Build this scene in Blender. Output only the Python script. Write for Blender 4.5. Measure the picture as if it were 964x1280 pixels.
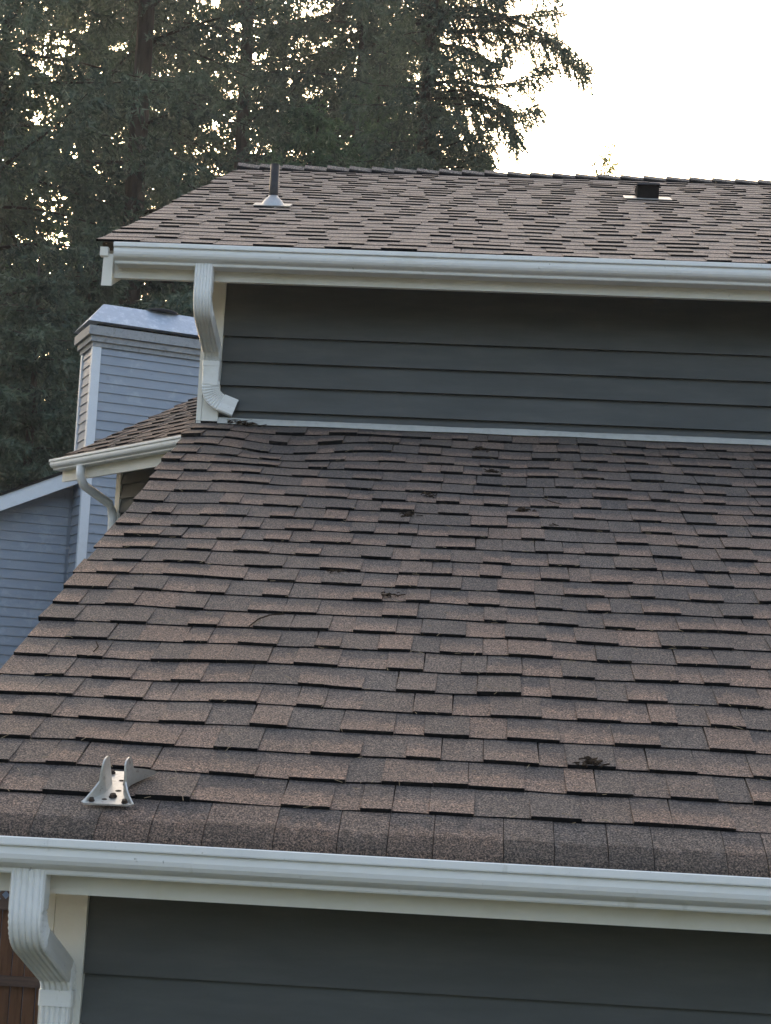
import bpy, math, random
import numpy as np
from mathutils import Vector, noise as mnoise

random.seed(7)
S = bpy.context.scene
for o in list(bpy.data.objects):
    bpy.data.objects.remove(o)
COL = S.collection

# ------------------------------------------------------------------ camera
CAM_Z = 3.1
FPX, PITCH, ROLL, YAW = 2099.0, math.radians(7.2595), math.radians(2.8897), math.radians(3.2833)
F = np.array([-math.sin(YAW) * math.cos(PITCH), math.cos(YAW) * math.cos(PITCH), math.sin(PITCH)])
R0 = np.array([math.cos(YAW), math.sin(YAW), 0.0])
U0 = np.cross(R0, F)
RX = math.cos(ROLL) * R0 + math.sin(ROLL) * U0
UX = -math.sin(ROLL) * R0 + math.cos(ROLL) * U0
CP = np.array([0.0, 0.0, CAM_Z])

cam = bpy.data.cameras.new('camera')
cam.sensor_fit = 'VERTICAL'
cam.sensor_height = 24.0
cam.lens = 24.0 * FPX / 1280.0
cam.clip_start = 0.05
cam.clip_end = 3000.0
camo = bpy.data.objects.new('camera', cam)
COL.objects.link(camo)
from mathutils import Matrix
camo.matrix_world = Matrix(((RX[0], UX[0], -F[0], CP[0]), (RX[1], UX[1], -F[1], CP[1]),
                            (RX[2], UX[2], -F[2], CP[2]), (0, 0, 0, 1)))
S.camera = camo

# ------------------------------------------------------------------ light
SUN_EL, SUN_AZ = math.radians(9.5), math.radians(-14.5)      # azimuth from +Y, towards +X
world = bpy.data.worlds.new('World')
S.world = world
world.use_nodes = True
wn = world.node_tree.nodes
wn.clear()
sky = wn.new('ShaderNodeTexSky')
sky.sky_type = 'NISHITA'
sky.sun_disc = False
sky.sun_elevation = SUN_EL
sky.sun_rotation = SUN_AZ
sky.altitude = 50
sky.air_density = 0.6
sky.dust_density = 8.0
sky.ozone_density = 0.0
bg = wn.new('ShaderNodeBackground')
bg.inputs[1].default_value = 0.15
wo = wn.new('ShaderNodeOutputWorld')
tint = wn.new('ShaderNodeMix')                # camera white balance: a slightly warm sky
tint.data_type, tint.blend_type = 'RGBA', 'MULTIPLY'
tint.inputs[0].default_value = 1.0
tint.inputs[7].default_value = (1.05, 1.0, 0.91, 1)
world.node_tree.links.new(sky.outputs[0], tint.inputs[6])
world.node_tree.links.new(tint.outputs[2], bg.inputs[0])
world.node_tree.links.new(bg.outputs[0], wo.inputs[0])

sl = bpy.data.lights.new('sun', 'SUN')
sl.energy = 2.0
sl.angle = math.radians(0.6)
sl.color = (1.0, 0.80, 0.60)
so = bpy.data.objects.new('sun', sl)
COL.objects.link(so)
sd = Vector((math.sin(SUN_AZ) * math.cos(SUN_EL), math.cos(SUN_AZ) * math.cos(SUN_EL), math.sin(SUN_EL)))
so.rotation_euler = sd.to_track_quat('Z', 'Y').to_euler()
so.location = (0, 0, 30)

S.render.engine = 'CYCLES'
S.view_settings.view_transform = 'Standard'
S.view_settings.look = 'None'
S.view_settings.gamma = 1.0
S.view_settings.use_curve_mapping = False
S.view_settings.exposure = 2.85


# ------------------------------------------------------------------ pixel -> place (photo pixels, 964 x 1280)
def ray(x, y):
    return ((x - 482) * RX - (y - 640) * UX) / FPX + F


def onY(x, y, Y):
    d = ray(x, y)
    return CP + d * (Y / d[1])


def onZ(x, y, Z):
    d = ray(x, y)
    return CP + d * ((Z - CAM_Z) / d[2])


def onP(x, y, P, N):
    d = ray(x, y)
    N = np.array(N, float)
    return CP + d * (((np.array(P) - CP) @ N) / (d @ N))


# ------------------------------------------------------------------ node helpers
def mat(name):
    m = bpy.data.materials.new(name)
    m.use_nodes = True
    nt = m.node_tree
    b = nt.nodes['Principled BSDF']
    return m, nt, b


def nd(nt, t, **kw):
    n = nt.nodes.new(t)
    for k, v in kw.items():
        setattr(n, k, v)
    return n


def lk(nt, a, b):
    nt.links.new(a, b)


def noise_node(nt, scale, detail=4, rough=0.55, coord='Object', stretch=None):
    tc = nd(nt, 'ShaderNodeTexCoord')
    n = nd(nt, 'ShaderNodeTexNoise')
    n.inputs['Scale'].default_value = scale
    n.inputs['Detail'].default_value = detail
    n.inputs['Roughness'].default_value = rough
    if stretch:
        mp = nd(nt, 'ShaderNodeMapping')
        mp.inputs['Scale'].default_value = stretch
        lk(nt, tc.outputs[coord], mp.inputs[0])
        lk(nt, mp.outputs[0], n.inputs['Vector'])
    else:
        lk(nt, tc.outputs[coord], n.inputs['Vector'])
    return n.outputs['Fac']


def ramp(nt, fac, stops):
    r = nd(nt, 'ShaderNodeValToRGB')
    e = r.color_ramp.elements
    while len(e) > 1:
        e.remove(e[0])
    e[0].position, e[0].color = stops[0][0], (*stops[0][1], 1)
    for p, c in stops[1:]:
        x = e.new(p)
        x.color = (*c, 1)
    lk(nt, fac, r.inputs[0])
    return r.outputs[0]


def mix(nt, a, b, fac, mode='MIX'):
    m = nd(nt, 'ShaderNodeMix', data_type='RGBA', blend_type=mode)
    for inp, v in ((m.inputs[0], fac), (m.inputs[6], a), (m.inputs[7], b)):
        if hasattr(v, 'links') or isinstance(v, bpy.types.NodeSocket):
            lk(nt, v, inp)
        elif isinstance(v, tuple):
            inp.default_value = (*v, 1)
        else:
            inp.default_value = v
    return m.outputs[2]


def mrange(nt, v, a, b, c=0.0, d=1.0, smooth=False):
    m = nd(nt, 'ShaderNodeMapRange')
    if smooth:
        m.interpolation_type = 'SMOOTHSTEP'
    lk(nt, v, m.inputs[0])
    for i, x in zip((1, 2, 3, 4), (a, b, c, d)):
        m.inputs[i].default_value = x
    return m.outputs[0]


def mul(nt, a, b):
    m = nd(nt, 'ShaderNodeMath', operation='MULTIPLY')
    for i, v in enumerate((a, b)):
        if isinstance(v, bpy.types.NodeSocket):
            lk(nt, v, m.inputs[i])
        else:
            m.inputs[i].default_value = v
    return m.outputs[0]


def bump(nt, b, h, strength, dist):
    n = nd(nt, 'ShaderNodeBump')
    n.inputs['Strength'].default_value = strength
    n.inputs['Distance'].default_value = dist
    lk(nt, h, n.inputs['Height'])
    lk(nt, n.outputs[0], b.inputs['Normal'])


def paint(name, col, rough=0.5, var=0.12, dirt=(0.10, 0.095, 0.07), dirt_amt=0.25, scale=7, stretch=None, spec=0.4):
    m, nt, b = mat(name)
    n1 = noise_node(nt, scale, 6, 0.65, stretch=stretch)
    n2 = noise_node(nt, 160, 3)
    lo = tuple(c * (1 - var) for c in col)
    hi = tuple(min(1, c * (1 + var)) for c in col)
    c = ramp(nt, n1, [(0.3, lo), (0.7, hi)])
    c = mix(nt, c, dirt, mul(nt, mrange(nt, n1, 0.52, 0.8), dirt_amt))
    lk(nt, c, b.inputs['Base Color'])
    b.inputs['Roughness'].default_value = rough
    b.inputs['Specular IOR Level'].default_value = spec
    bump(nt, b, n2, 0.12, 0.002)
    return m


# shingles: granules, blends printed from brown at the butt to charcoal above
def shingle_material(name='asphalt_shingle', pale_mix=0.35, dark_edge=False):
    m, nt, b = mat(name)
    at = nd(nt, 'ShaderNodeAttribute', attribute_name='tone')
    sp = nd(nt, 'ShaderNodeSeparateColor')
    lk(nt, at.outputs['Color'], sp.inputs[0])
    vv = nd(nt, 'ShaderNodeAttribute', attribute_name='vv')
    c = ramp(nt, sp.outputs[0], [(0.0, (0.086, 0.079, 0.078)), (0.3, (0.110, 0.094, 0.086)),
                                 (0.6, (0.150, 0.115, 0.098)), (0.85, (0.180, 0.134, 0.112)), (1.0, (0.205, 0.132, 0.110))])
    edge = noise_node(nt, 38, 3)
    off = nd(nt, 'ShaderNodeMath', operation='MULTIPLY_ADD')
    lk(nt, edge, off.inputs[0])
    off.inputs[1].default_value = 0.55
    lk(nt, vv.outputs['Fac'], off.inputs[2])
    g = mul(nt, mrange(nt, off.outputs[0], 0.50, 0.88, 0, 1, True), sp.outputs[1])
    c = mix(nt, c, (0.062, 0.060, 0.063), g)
    md = noise_node(nt, 55, 4, 0.7)
    c = mix(nt, c, ramp(nt, md, [(0.3, (0.72, 0.74, 0.78)), (0.55, (1.0, 1.0, 1.0)), (0.72, (1.35, 1.22, 1.12))]), 1.0, 'MULTIPLY')
    # large weathering
    w = noise_node(nt, 2.2, 5, 0.6)
    c = mix(nt, c, (0.165, 0.150, 0.142), mul(nt, mrange(nt, w, 0.45, 0.75), 0.35))
    if pale_mix > .5:
        c = mix(nt, c, (0.285, 0.252, 0.232), pale_mix)  # whole surface mixed towards one paler grey-brown
    if dark_edge:
        st = mrange(nt, off.outputs[0], 0.66, 0.52, 0, 1, True)  # darker brown towards the lower end, along a noisy edge
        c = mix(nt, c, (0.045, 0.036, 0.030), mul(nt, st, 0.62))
    gr = noise_node(nt, 230, 3, 0.75)
    gr2 = noise_node(nt, 520, 2, 0.6)
    c = mix(nt, c, ramp(nt, gr, [(0.36, (0.16, 0.16, 0.17)), (0.5, (0.92, 0.92, 0.92)), (0.62, (2.4, 2.2, 2.05))]), 1.0, 'MULTIPLY')
    c = mix(nt, c, ramp(nt, gr2, [(0.34, (0.5, 0.5, 0.5)), (0.66, (1.5, 1.47, 1.42))]), 1.0, 'MULTIPLY')
    lk(nt, c, b.inputs['Base Color'])
    b.inputs['Roughness'].default_value = 0.85
    b.inputs['Specular IOR Level'].default_value = 0.35
    bump(nt, b, gr, 0.7, 0.0022)
    return m


MAT = {}
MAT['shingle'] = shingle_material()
MAT['shingle_pale'] = shingle_material('pale_shingle', 0.6)
MAT['shingle_eave'] = shingle_material('dark_edged_shingle', 0.35, True)
MAT['asphalt'] = paint('asphalt_edge', (0.010, 0.010, 0.011), 0.95, 0.4, dirt=(0.03, 0.027, 0.022), dirt_amt=0.5, scale=60, spec=0.1)
MAT['white'] = paint('white_trim_paint', (0.70, 0.69, 0.64), 0.55, 0.05, dirt=(0.38, 0.37, 0.26), dirt_amt=0.45, scale=5)
MAT['gutter'] = paint('white_gutter_enamel', (0.74, 0.75, 0.75), 0.38, 0.05, dirt=(0.33, 0.33, 0.27), dirt_amt=0.4, scale=6, stretch=(1, 1, 2.5))
MAT['siding'] = paint('charcoal_siding_paint', (0.090, 0.096, 0.097), 0.62, 0.12, dirt=(0.12, 0.125, 0.125), dirt_amt=0.3, scale=3, stretch=(1, 1, 6), spec=0.15)
MAT['blue'] = paint('blue_siding_paint', (0.245, 0.285, 0.350), 0.55, 0.07, dirt=(0.30, 0.33, 0.38), dirt_amt=0.3, scale=3, stretch=(1, 1, 5))
MAT['bluetrim'] = paint('pale_trim_paint', (0.62, 0.66, 0.72), 0.5, 0.06, scale=5)
MAT['trimgrey'] = paint('weathered_moulding', (0.27, 0.285, 0.31), 0.7, 0.25, dirt=(0.05, 0.05, 0.045), dirt_amt=1.0, scale=14)
MAT['flash'] = paint('dull_painted_flashing', (0.42, 0.43, 0.42), 0.6, 0.18, dirt=(0.16, 0.155, 0.13), dirt_amt=0.7, scale=14)
MAT['deck'] = paint('roof_deck_board', (0.06, 0.045, 0.03), 0.9, 0.2, scale=12)
MAT['bark'] = paint('fir_bark', (0.055, 0.045, 0.040), 0.95, 0.4, dirt=(0.03, 0.03, 0.025), dirt_amt=0.6, scale=5, stretch=(3, 3, 0.6), spec=0.1)
MAT['fence'] = paint('brown_fence_stain', (0.150, 0.075, 0.042), 0.85, 0.45, dirt=(0.03, 0.02, 0.016), dirt_amt=0.7, scale=9, stretch=(4, 4, 0.4), spec=0.2)
MAT['rail'] = paint('fence_rail_stain', (0.130, 0.085, 0.066), 0.85, 0.3, scale=9, stretch=(0.5, 4, 4), spec=0.2)
MAT['rubber'] = paint('dark_plastic_pipe', (0.024, 0.023, 0.027), 0.55, 0.15, scale=20)
MAT['black'] = paint('black_vent_paint', (0.006, 0.006, 0.007), 0.8, 0.2, dirt=(0.015, 0.015, 0.015), dirt_amt=0.4, scale=25, spec=.1)
MAT['debris'] = paint('brown_leaf_litter', (0.030, 0.021, 0.015), 0.95, 0.5, dirt=(0.10, 0.075, 0.05), dirt_amt=0.7, scale=80, spec=0.1)
MAT['needle'] = paint('dry_needle', (0.30, 0.24, 0.16), 0.8, 0.3, scale=60)


def grime(m, col, scale, thr, amt, stretch=None):
    nt = m.node_tree
    b = nt.nodes['Principled BSDF']
    src = b.inputs['Base Color'].links[0].from_socket
    n = noise_node(nt, scale, 5, 0.7, stretch=stretch)
    c = mix(nt, src, col, mul(nt, mrange(nt, n, thr, thr + .08), amt))
    lk(nt, c, b.inputs['Base Color'])


grime(MAT['gutter'], (0.10, 0.095, 0.075), 48, .66, .8)
grime(MAT['gutter'], (0.45, 0.45, 0.40), 9, .62, .35, (1.5, 1.5, .5))
grime(MAT['white'], (0.22, 0.20, 0.13), 30, .68, .6)
grime(MAT['siding'], (0.13, 0.135, 0.13), 26, .66, .4)
grime(MAT['blue'], (0.36, 0.40, 0.46), 5, .55, .4)
grime(MAT['blue'], (0.12, 0.14, 0.17), 12, .64, .35)


def metal(name, col, rough, dirt, amt, scale=18):
    m, nt, b = mat(name)
    n1 = noise_node(nt, scale, 6, 0.7)
    c = ramp(nt, n1, [(0.35, tuple(x * 0.8 for x in col)), (0.65, col)])
    c = mix(nt, c, dirt, mul(nt, mrange(nt, n1, 0.55, 0.7), amt))
    lk(nt, c, b.inputs['Base Color'])
    b.inputs['Metallic'].default_value = 0.75
    b.inputs['Roughness'].default_value = rough
    bump(nt, b, n1, 0.15, 0.003)
    return m


MAT['galv'] = metal('galvanised_steel', (0.60, 0.60, 0.58), 0.42, (0.085, 0.065, 0.045), 0.85, 38)
MAT['cap'] = paint('painted_chimney_cap', (0.36, 0.42, 0.52), 0.45, 0.10, dirt=(0.70, 0.73, 0.76), dirt_amt=0.8, scale=4, stretch=(3, 3, 0.35))
MAT['lead'] = metal('grey_pipe_boot', (0.48, 0.49, 0.50), 0.5, (0.25, 0.22, 0.2), 0.4, 25)
MAT['rust'] = paint('rusted_bolt', (0.030, 0.021, 0.016), 0.8, 0.4, dirt=(0.08, 0.04, 0.02), dirt_amt=0.6, scale=90)


def foliage(name, dark, light, hue, trans=0.25):
    m, nt, b = mat(name)
    geo = nd(nt, 'ShaderNodeNewGeometry')
    big = noise_node(nt, 0.75, 4)
    c = ramp(nt, geo.outputs['Random Per Island'], [(0.0, dark), (0.75, light), (1.0, hue)])
    c = mix(nt, c, ramp(nt, big, [(0.35, (0.55, 0.60, 0.64)), (0.65, (1.45, 1.38, 1.25))]), 1.0, 'MULTIPLY')
    lk(nt, c, b.inputs['Base Color'])
    b.inputs['Roughness'].default_value = 0.6
    b.inputs['Specular IOR Level'].default_value = 0.3
    tr = nd(nt, 'ShaderNodeBsdfTranslucent')
    lk(nt, c, tr.inputs[0])
    mx = nd(nt, 'ShaderNodeMixShader')
    mx.inputs[0].default_value = trans
    out = nt.nodes['Material Output']
    lk(nt, b.outputs[0], mx.inputs[1])
    lk(nt, tr.outputs[0], mx.inputs[2])
    lk(nt, mx.outputs[0], out.inputs[0])
    return m


MAT['fir'] = foliage('fir_needles', (0.048, 0.076, 0.058), (0.084, 0.122, 0.092), (0.115, 0.145, 0.112))
MAT['fir2'] = foliage('green_fir_needles', (0.056, 0.098, 0.060), (0.096, 0.162, 0.092), (0.130, 0.190, 0.110))
MAT['leaf'] = foliage('yellow_green_leaves', (0.20, 0.23, 0.10), (0.34, 0.36, 0.17), (0.42, 0.42, 0.24), 0.6)


def ground_material():
    m, nt, b = mat('lawn')
    n1 = noise_node(nt, 0.4, 6, 0.7)
    n2 = noise_node(nt, 30, 4, 0.7)
    c = ramp(nt, n1, [(0.3, (0.055, 0.066, 0.040)), (0.7, (0.090, 0.094, 0.066))])
    c = mix(nt, c, ramp(nt, n2, [(0.3, (0.6, 0.6, 0.6)), (0.7, (1.3, 1.3, 1.3))]), 1.0, 'MULTIPLY')
    lk(nt, c, b.inputs['Base Color'])
    b.inputs['Roughness'].default_value = 0.9
    bump(nt, b, n2, 0.6, 0.03)
    return m


MAT['lawn'] = ground_material()


# ------------------------------------------------------------------ mesh helpers
class MB:
    def __init__(self):
        self.v, self.f, self.m = [], [], []
        self.tone, self.vv = [], []
        self.use_tone = False

    def quad(self, a, b, c, d, mi=0):
        n = len(self.v)
        self.v += [tuple(a), tuple(b), tuple(c), tuple(d)]
        self.f.append((n, n + 1, n + 2, n + 3))
        self.m.append(mi)

    def box(self, x0, x1, y0, y1, z0, z1, tf=None, mi=0):
        P = [(x, y, z) for z in (z0, z1) for y in (y0, y1) for x in (x0, x1)]
        if tf:
            P = [tf(*p) for p in P]
        n = len(self.v)
        self.v += [tuple(p) for p in P]
        for q in ((0, 2, 3, 1), (4, 5, 7, 6), (0, 1, 5, 4), (2, 6, 7, 3), (0, 4, 6, 2), (1, 3, 7, 5)):
            self.f.append(tuple(n + i for i in q))
            self.m.append(mi)

    def hexa(self, P, mi=0):
        """8 points: 4 bottom loop, 4 top loop"""
        n = len(self.v)
        self.v += [tuple(p) for p in P]
        for q in ((3, 2, 1, 0), (4, 5, 6, 7), (0, 1, 5, 4), (1, 2, 6, 5), (2, 3, 7, 6), (3, 0, 4, 7)):
            self.f.append(tuple(n + i for i in q))
            self.m.append(mi)

    def loft(self, rings, closed=True, caps=True, mi=0):
        n0 = len(self.v)
        k = len(rings[0])
        for r in rings:
            self.v += [tuple(p) for p in r]
        for i in range(len(rings) - 1):
            for j in range(k if closed else k - 1):
                a = n0 + i * k + j
                b = n0 + i * k + (j + 1) % k
                self.f.append((a, b, b + k, a + k))
                self.m.append(mi)
        if caps and closed:
            self.f.append(tuple(n0 + j for j in reversed(range(k))))
            self.f.append(tuple(n0 + (len(rings) - 1) * k + j for j in range(k)))
            self.m += [mi, mi]

    def tube(self, pts, rad, k=8, mi=0):
        pts = [np.array(p, float) for p in pts]
        if not hasattr(rad, '__len__'):
            rad = [rad] * len(pts)
        rings = []
        for i, p in enumerate(pts):
            t = pts[min(i + 1, len(pts) - 1)] - pts[max(i - 1, 0)]
            t = t / (np.linalg.norm(t) + 1e-9)
            a = np.cross(t, [0.13, 0.21, 0.97] if abs(t[2]) < 0.9 else [1, 0.1, 0])
            a /= np.linalg.norm(a)
            b = np.cross(t, a)
            rings.append([p + rad[i] * (math.cos(q) * a + math.sin(q) * b) for q in [2 * math.pi * j / k for j in range(k)]])
        self.loft(rings, True, True, mi)

    def build(self, name, mats, parent=None, smooth=False):
        me = bpy.data.meshes.new(name)
        me.from_pydata(self.v, [], self.f)
        for mm in (mats if isinstance(mats, (list, tuple)) else [mats]):
            me.materials.append(MAT[mm])
        me.polygons.foreach_set('material_index', self.m)
        if smooth:
            me.polygons.foreach_set('use_smooth', [True] * len(self.f))
        if self.use_tone:
            a = me.attributes.new('tone', 'FLOAT_COLOR', 'FACE')
            a.data.foreach_set('color', [c for t in self.tone for c in t])
            b = me.attributes.new('vv', 'FLOAT', 'POINT')
            b.data.foreach_set('value', self.vv)
        me.update()
        o = bpy.data.objects.new(name, me)
        COL.objects.link(o)
        if parent:
            o.parent = parent
        return o


def thing(name, label, cat, group=None):
    o = bpy.data.objects.new(name, None)
    COL.objects.link(o)
    o['label'], o['category'] = label, cat
    if group:
        o['group'] = group
    return o


def tag(o, label, cat, group=None):
    o['label'], o['category'] = label, cat
    if group:
        o['group'] = group
    return o


def frame(O, ang):
    """local (u along, w out, z up) -> world; u axis at angle from +X, w axis = u turned towards -Y"""
    c, s = math.cos(ang), math.sin(ang)
    return lambda u, w, z: (O[0] + u * c + w * s, O[1] + u * s - w * c, z)


def lap_board(name, parent, tf, u0, u1, z0, z1, m, lip=0.025, top=0.005, bows=0.0):
    b = MB()
    P0 = [tf(u0, -0.004, z0), tf(u0, lip, z0), tf(u0, top, z1), tf(u0, -0.004, z1)]
    P1 = [tf(u1, -0.004, z0), tf(u1, lip, z0), tf(u1, top, z1), tf(u1, -0.004, z1)]
    b.loft([P0, P1])
    return b.build(name, m, parent)


# ------------------------------------------------------------------ measured frame of the house
T = 0.4310
CA = 1 / math.sqrt(1 + T * T)
SA = T * CA
E = 0.14228                                  # shingle exposure
Y0 = 3.786
Z0 = onY(600, 1023, Y0)[2]
XR1 = -1.2685                                # rake of the lower roof
XR2 = -1.6691                                # rake of the upper roof
YW = 7.2145                                  # upper wall
YR, ZR = 10.446, 3.5528 + CAM_Z              # ridge
YL_F, YL_G = 3.705, 3.580                    # lower fascia face, gutter lip
YL_W = 4.025                                 # lower wall
YU_F, YU_G = YW - 0.33, YW - 0.45
XEND = 2.9
ground = MB()
ground.quad((-900, -400, 0), (900, -400, 0), (900, 1500, 0), (-900, 1500, 0))
g = ground.build('ground', 'lawn')
g['kind'] = 'structure'

house = thing('house', 'charcoal lap-sided house with two brown shingle roofs and white gutters', 'house')


def sag(x, s):
    """unevenness of the lower deck"""
    d = 0.006 * mnoise.noise(Vector((x * 1.7, s * 1.3, 0.3))) + 0.004 * mnoise.noise(Vector((x * 4.1, s * 3.7, 5.3)))
    # the swale and hump below the wall's left end
    k = math.exp(-((x + 0.82) / 0.20) ** 2 - ((s - 3.30) / 0.22) ** 2)
    d -= 0.018 * k
    d += 0.012 * math.exp(-((x + 1.12) / 0.16) ** 2 - ((s - 3.35) / 0.22) ** 2)
    d += 0.009 * math.exp(-((x + 0.45) / 0.25) ** 2 - ((s - 3.42) / 0.25) ** 2)
    d += 0.006 * math.exp(-((x + 1.05) / 0.3) ** 2) * math.sin(s * 5.0) * (1 if s > 1.5 else 0.4)
    return d


def low(x, s, h):
    return (x, Y0 + s * CA - h * SA, Z0 + s * SA + h * CA + sag(x, s))


ZU0 = ZR - 0.02 - (YR - (YU_F - 0.03)) * T   # upper plane at its eave


def upp(x, s, h):
    d = 0.006 * mnoise.noise(Vector((x * 1.3, s * 1.1, 9.3)))
    return (x, YU_F - 0.03 + s * CA - h * SA, ZU0 + s * SA + h * CA + d)


rs = random.Random(11)


def add_tab(b, fn, x0, x1, k0, k1, s0, s1, hb, ht, tone, nx=2, ns=2, vmax=1.0):
    """one shingle tab: top surface, black butt edge, two sides. k0/k1 = sideways skew of its edges"""
    b.use_tone = True
    n = len(b.v)
    c0, c1 = rs.uniform(-.0007, .0009), rs.uniform(-.0007, .0009)
    for j in range(ns + 1):
        t = j / ns
        for i in range(nx + 1):
            q = i / nx
            x = (x0 + k0 * t) * (1 - q) + (x1 + k1 * t) * q
            h = hb * (1 - t) + ht * t + (c0 * (1 - q) + c1 * q) * (1 - t)
            b.v.append(fn(x, s0 + (s1 - s0) * t + (rs.uniform(-.0012, .0012) if j == 0 else 0), h))
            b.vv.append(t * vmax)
    m = len(b.v)
    for i in range(nx + 1):                               # butt foot
        q = i / nx
        b.v.append(fn(x0 * (1 - q) + x1 * q, s0 + 0.0015, -0.0015))
        b.vv.append(0.0)
    for i in range(2):                                    # side feet at the top
        b.v.append(fn((x0 + k0, x1 + k1)[i], s1, -0.0015))
        b.vv.append(1.0)
    w = nx + 1

    def face(q, mi):
        b.f.append(q)
        b.m.append(mi)
        b.tone.append(tone)
    for j in range(ns):
        for i in range(nx):
            a = n + j * w + i
            face((a, a + 1, a + w + 1, a + w), 0)
    for i in range(nx):
        face((m + i, m + i + 1, n + i + 1, n + i), 1)
    left = [n + j * w for j in range(ns + 1)]
    right = [n + j * w + nx for j in range(ns + 1)]
    face((m,) + tuple(left) + (m + w,), 0)
    face(tuple(reversed(right)) + (m + nx, m + w + 1), 0)


def tone():
    r = rs.random()
    if r < 0.26:
        base, gr = rs.uniform(0.05, 0.40), rs.uniform(0.0, 0.3)
    elif r < 0.80:
        base, gr = rs.uniform(0.55, 0.85), rs.uniform(0.7, 1.0)
    else:
        base, gr = rs.uniform(0.3, 0.8), rs.uniform(0.0, 0.35)
    return (base, gr, rs.random(), 1.0)


def course_tabs(xa, xb, wmin=0.066, wmax=0.138):
    x = xa
    out = []
    thick = rs.random() < 0.5
    while x < xb:
        w = rs.uniform(wmin, wmax)
        w = min(w, xb - x)
        out.append((x, x + w, thick))
        x += w
        thick = (not thick) if rs.random() < 0.93 else thick
    return out


# ------------------------------------------------------------------ lower roof
dk = MB()
LTOP = (YW - Y0) / CA + 0.05
pts_b = [low(XR1 + .02, -0.11, -.032), low(XEND, -0.11, -.032), low(XEND, LTOP, -.032), low(XR1 + .02, LTOP, -.032)]
pts_a = [low(XR1 + .02, -0.11, -.006 - .012), low(XEND, -0.11, -.018), low(XEND, LTOP, -.018), low(XR1 + .02, LTOP, -.018)]
pts_b = [(p[0], p[1], p[2] - .03) for p in pts_b]
pts_a = [(p[0], p[1], p[2] - .02) for p in pts_a]
dk.hexa(pts_b + pts_a)
lower_roof = dk.build('lower_roof', 'deck', house)

ncourse = int((LTOP - 0.03) / E) + 1
far = MB()
tabs = []
for n in range(0, ncourse):
    s0 = n * E + rs.uniform(-.002, .002)
    xs = XR1 + rs.uniform(-.012, .010)
    for (x0, x1, thick) in course_tabs(xs, XEND):
        tabs.append((n, s0, x0, x1, thick))
view_n = 0
for (n, s0, x0, x1, thick) in tabs:
    hb = rs.uniform(.0118, .0130) if thick else rs.uniform(.0060, .0072)
    if rs.random() < 0.02:
        hb += 0.003
    if s0 > 2.9 and x0 < -.3 and rs.random() < .25:
        hb += rs.uniform(.002, .008)         # buckled tabs near the wall
    sk0, sk1 = rs.uniform(-.003, .003), rs.uniform(-.003, .003)
    s1 = min(s0 + E + 0.022, LTOP)
    if s1 - s0 < 0.02:
        continue
    p = low((x0 + x1) / 2, s0, 0)
    d = np.array(p) - CP
    px = 482 + FPX * (d @ RX) / (d @ F)
    one = (-20 < px < 984) and view_n < 306
    if one:
        b = MB()
        view_n += 1
    else:
        b = far
    add_tab(b, low, x0 + .0003, x1 - .0003, sk0, sk1, s0 - (0.002 if thick else 0.0), s1, hb, 0.0008, tone(), nx=2, ns=2)
    if one:
        b.build('shingle', ['shingle', 'asphalt'], lower_roof)

# eave course, sagging over the edge into the gutter
yb = onY(600, 1052, 3.692)
zB = yb[2]
lipz = onY(600, 1078, YL_G)[2]
zend = onY(600, 1083, 3.650)[2]
x = XR1 - .005
while x < XEND:
    w = rs.uniform(.085, .16)
    x1 = min(x + w, XEND)
    b = MB()
    b.use_tone = True
    tn = tone()
    hh = rs.uniform(.003, .009)
    jit = rs.uniform(-.007, .006)
    prof = [(Y0 + .03, Z0 + .03 * T + .001, 1.0), (Y0 - .03, Z0 - .03 * T + hh * .5, .6), (3.716, zB + .010 + hh * .7, .40),
            (3.696, zB + .001 + hh * .7, .3), (3.678 - hh * .3, zB - .014 + hh * .5, .2), (3.664 - hh * .6 + jit * .5, zB * .5 + zend * .5 - .002, .1), (3.656 - hh + jit, zend - .004, .0)]
    cnt = len(prof)
    for (yy, zz, v) in prof:
        for i in range(4):
            q = i / 3
            xx = (x + .0008) * (1 - q) + (x1 - .0008) * q
            wob = .004 * mnoise.noise(Vector((xx * 6, yy * 4, 2.2)))
            b.v.append((xx, yy + wob * (1 - v), zz + wob * .5))
            b.vv.append(v * 1.0)
    for j in range(cnt - 1):
        for i in range(3):
            a = j * 4 + i
            b.f.append((a + 4, a + 5, a + 1, a))
            b.m.append(0)
            b.tone.append(tn)
    # black cut edge and sides
    m = len(b.v)
    for i in range(4):
        p = b.v[(cnt - 1) * 4 + i]
        b.v.append((p[0], p[1] + .012, p[2] - .003))
        b.vv.append(0)
    for i in range(3):
        b.f.append((m + i, m + i + 1, (cnt - 1) * 4 + i + 1, (cnt - 1) * 4 + i))
        b.m.append(1)
        b.tone.append(tn)
    for side in (0, 3):
        for j in range(cnt - 1):
            a, c = j * 4 + side, (j + 1) * 4 + side
            k = len(b.v)
            for q in (a, c):
                p = b.v[q]
                b.v.append((p[0], p[1] + .004, p[2] - .009))
                b.vv.append(0)
            b.f.append((a, c, k + 1, k))
            b.m.append(0)
            b.tone.append(tn)
    if x < 0.95:
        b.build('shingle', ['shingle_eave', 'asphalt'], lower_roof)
    else:
        n0 = len(far.v)
        far.v += b.v
        far.vv += b.vv
        far.f += [tuple(i + n0 for i in q) for q in b.f]
        far.m += b.m
        far.tone += b.tone
    x = x1
fo = far.build('shingle_field', ['shingle', 'asphalt'], lower_roof)
fo['kind'] = 'stuff'

# ------------------------------------------------------------------ upper roof
dk = MB()
UTOP = (YR - (YU_F - .03)) / CA


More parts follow.
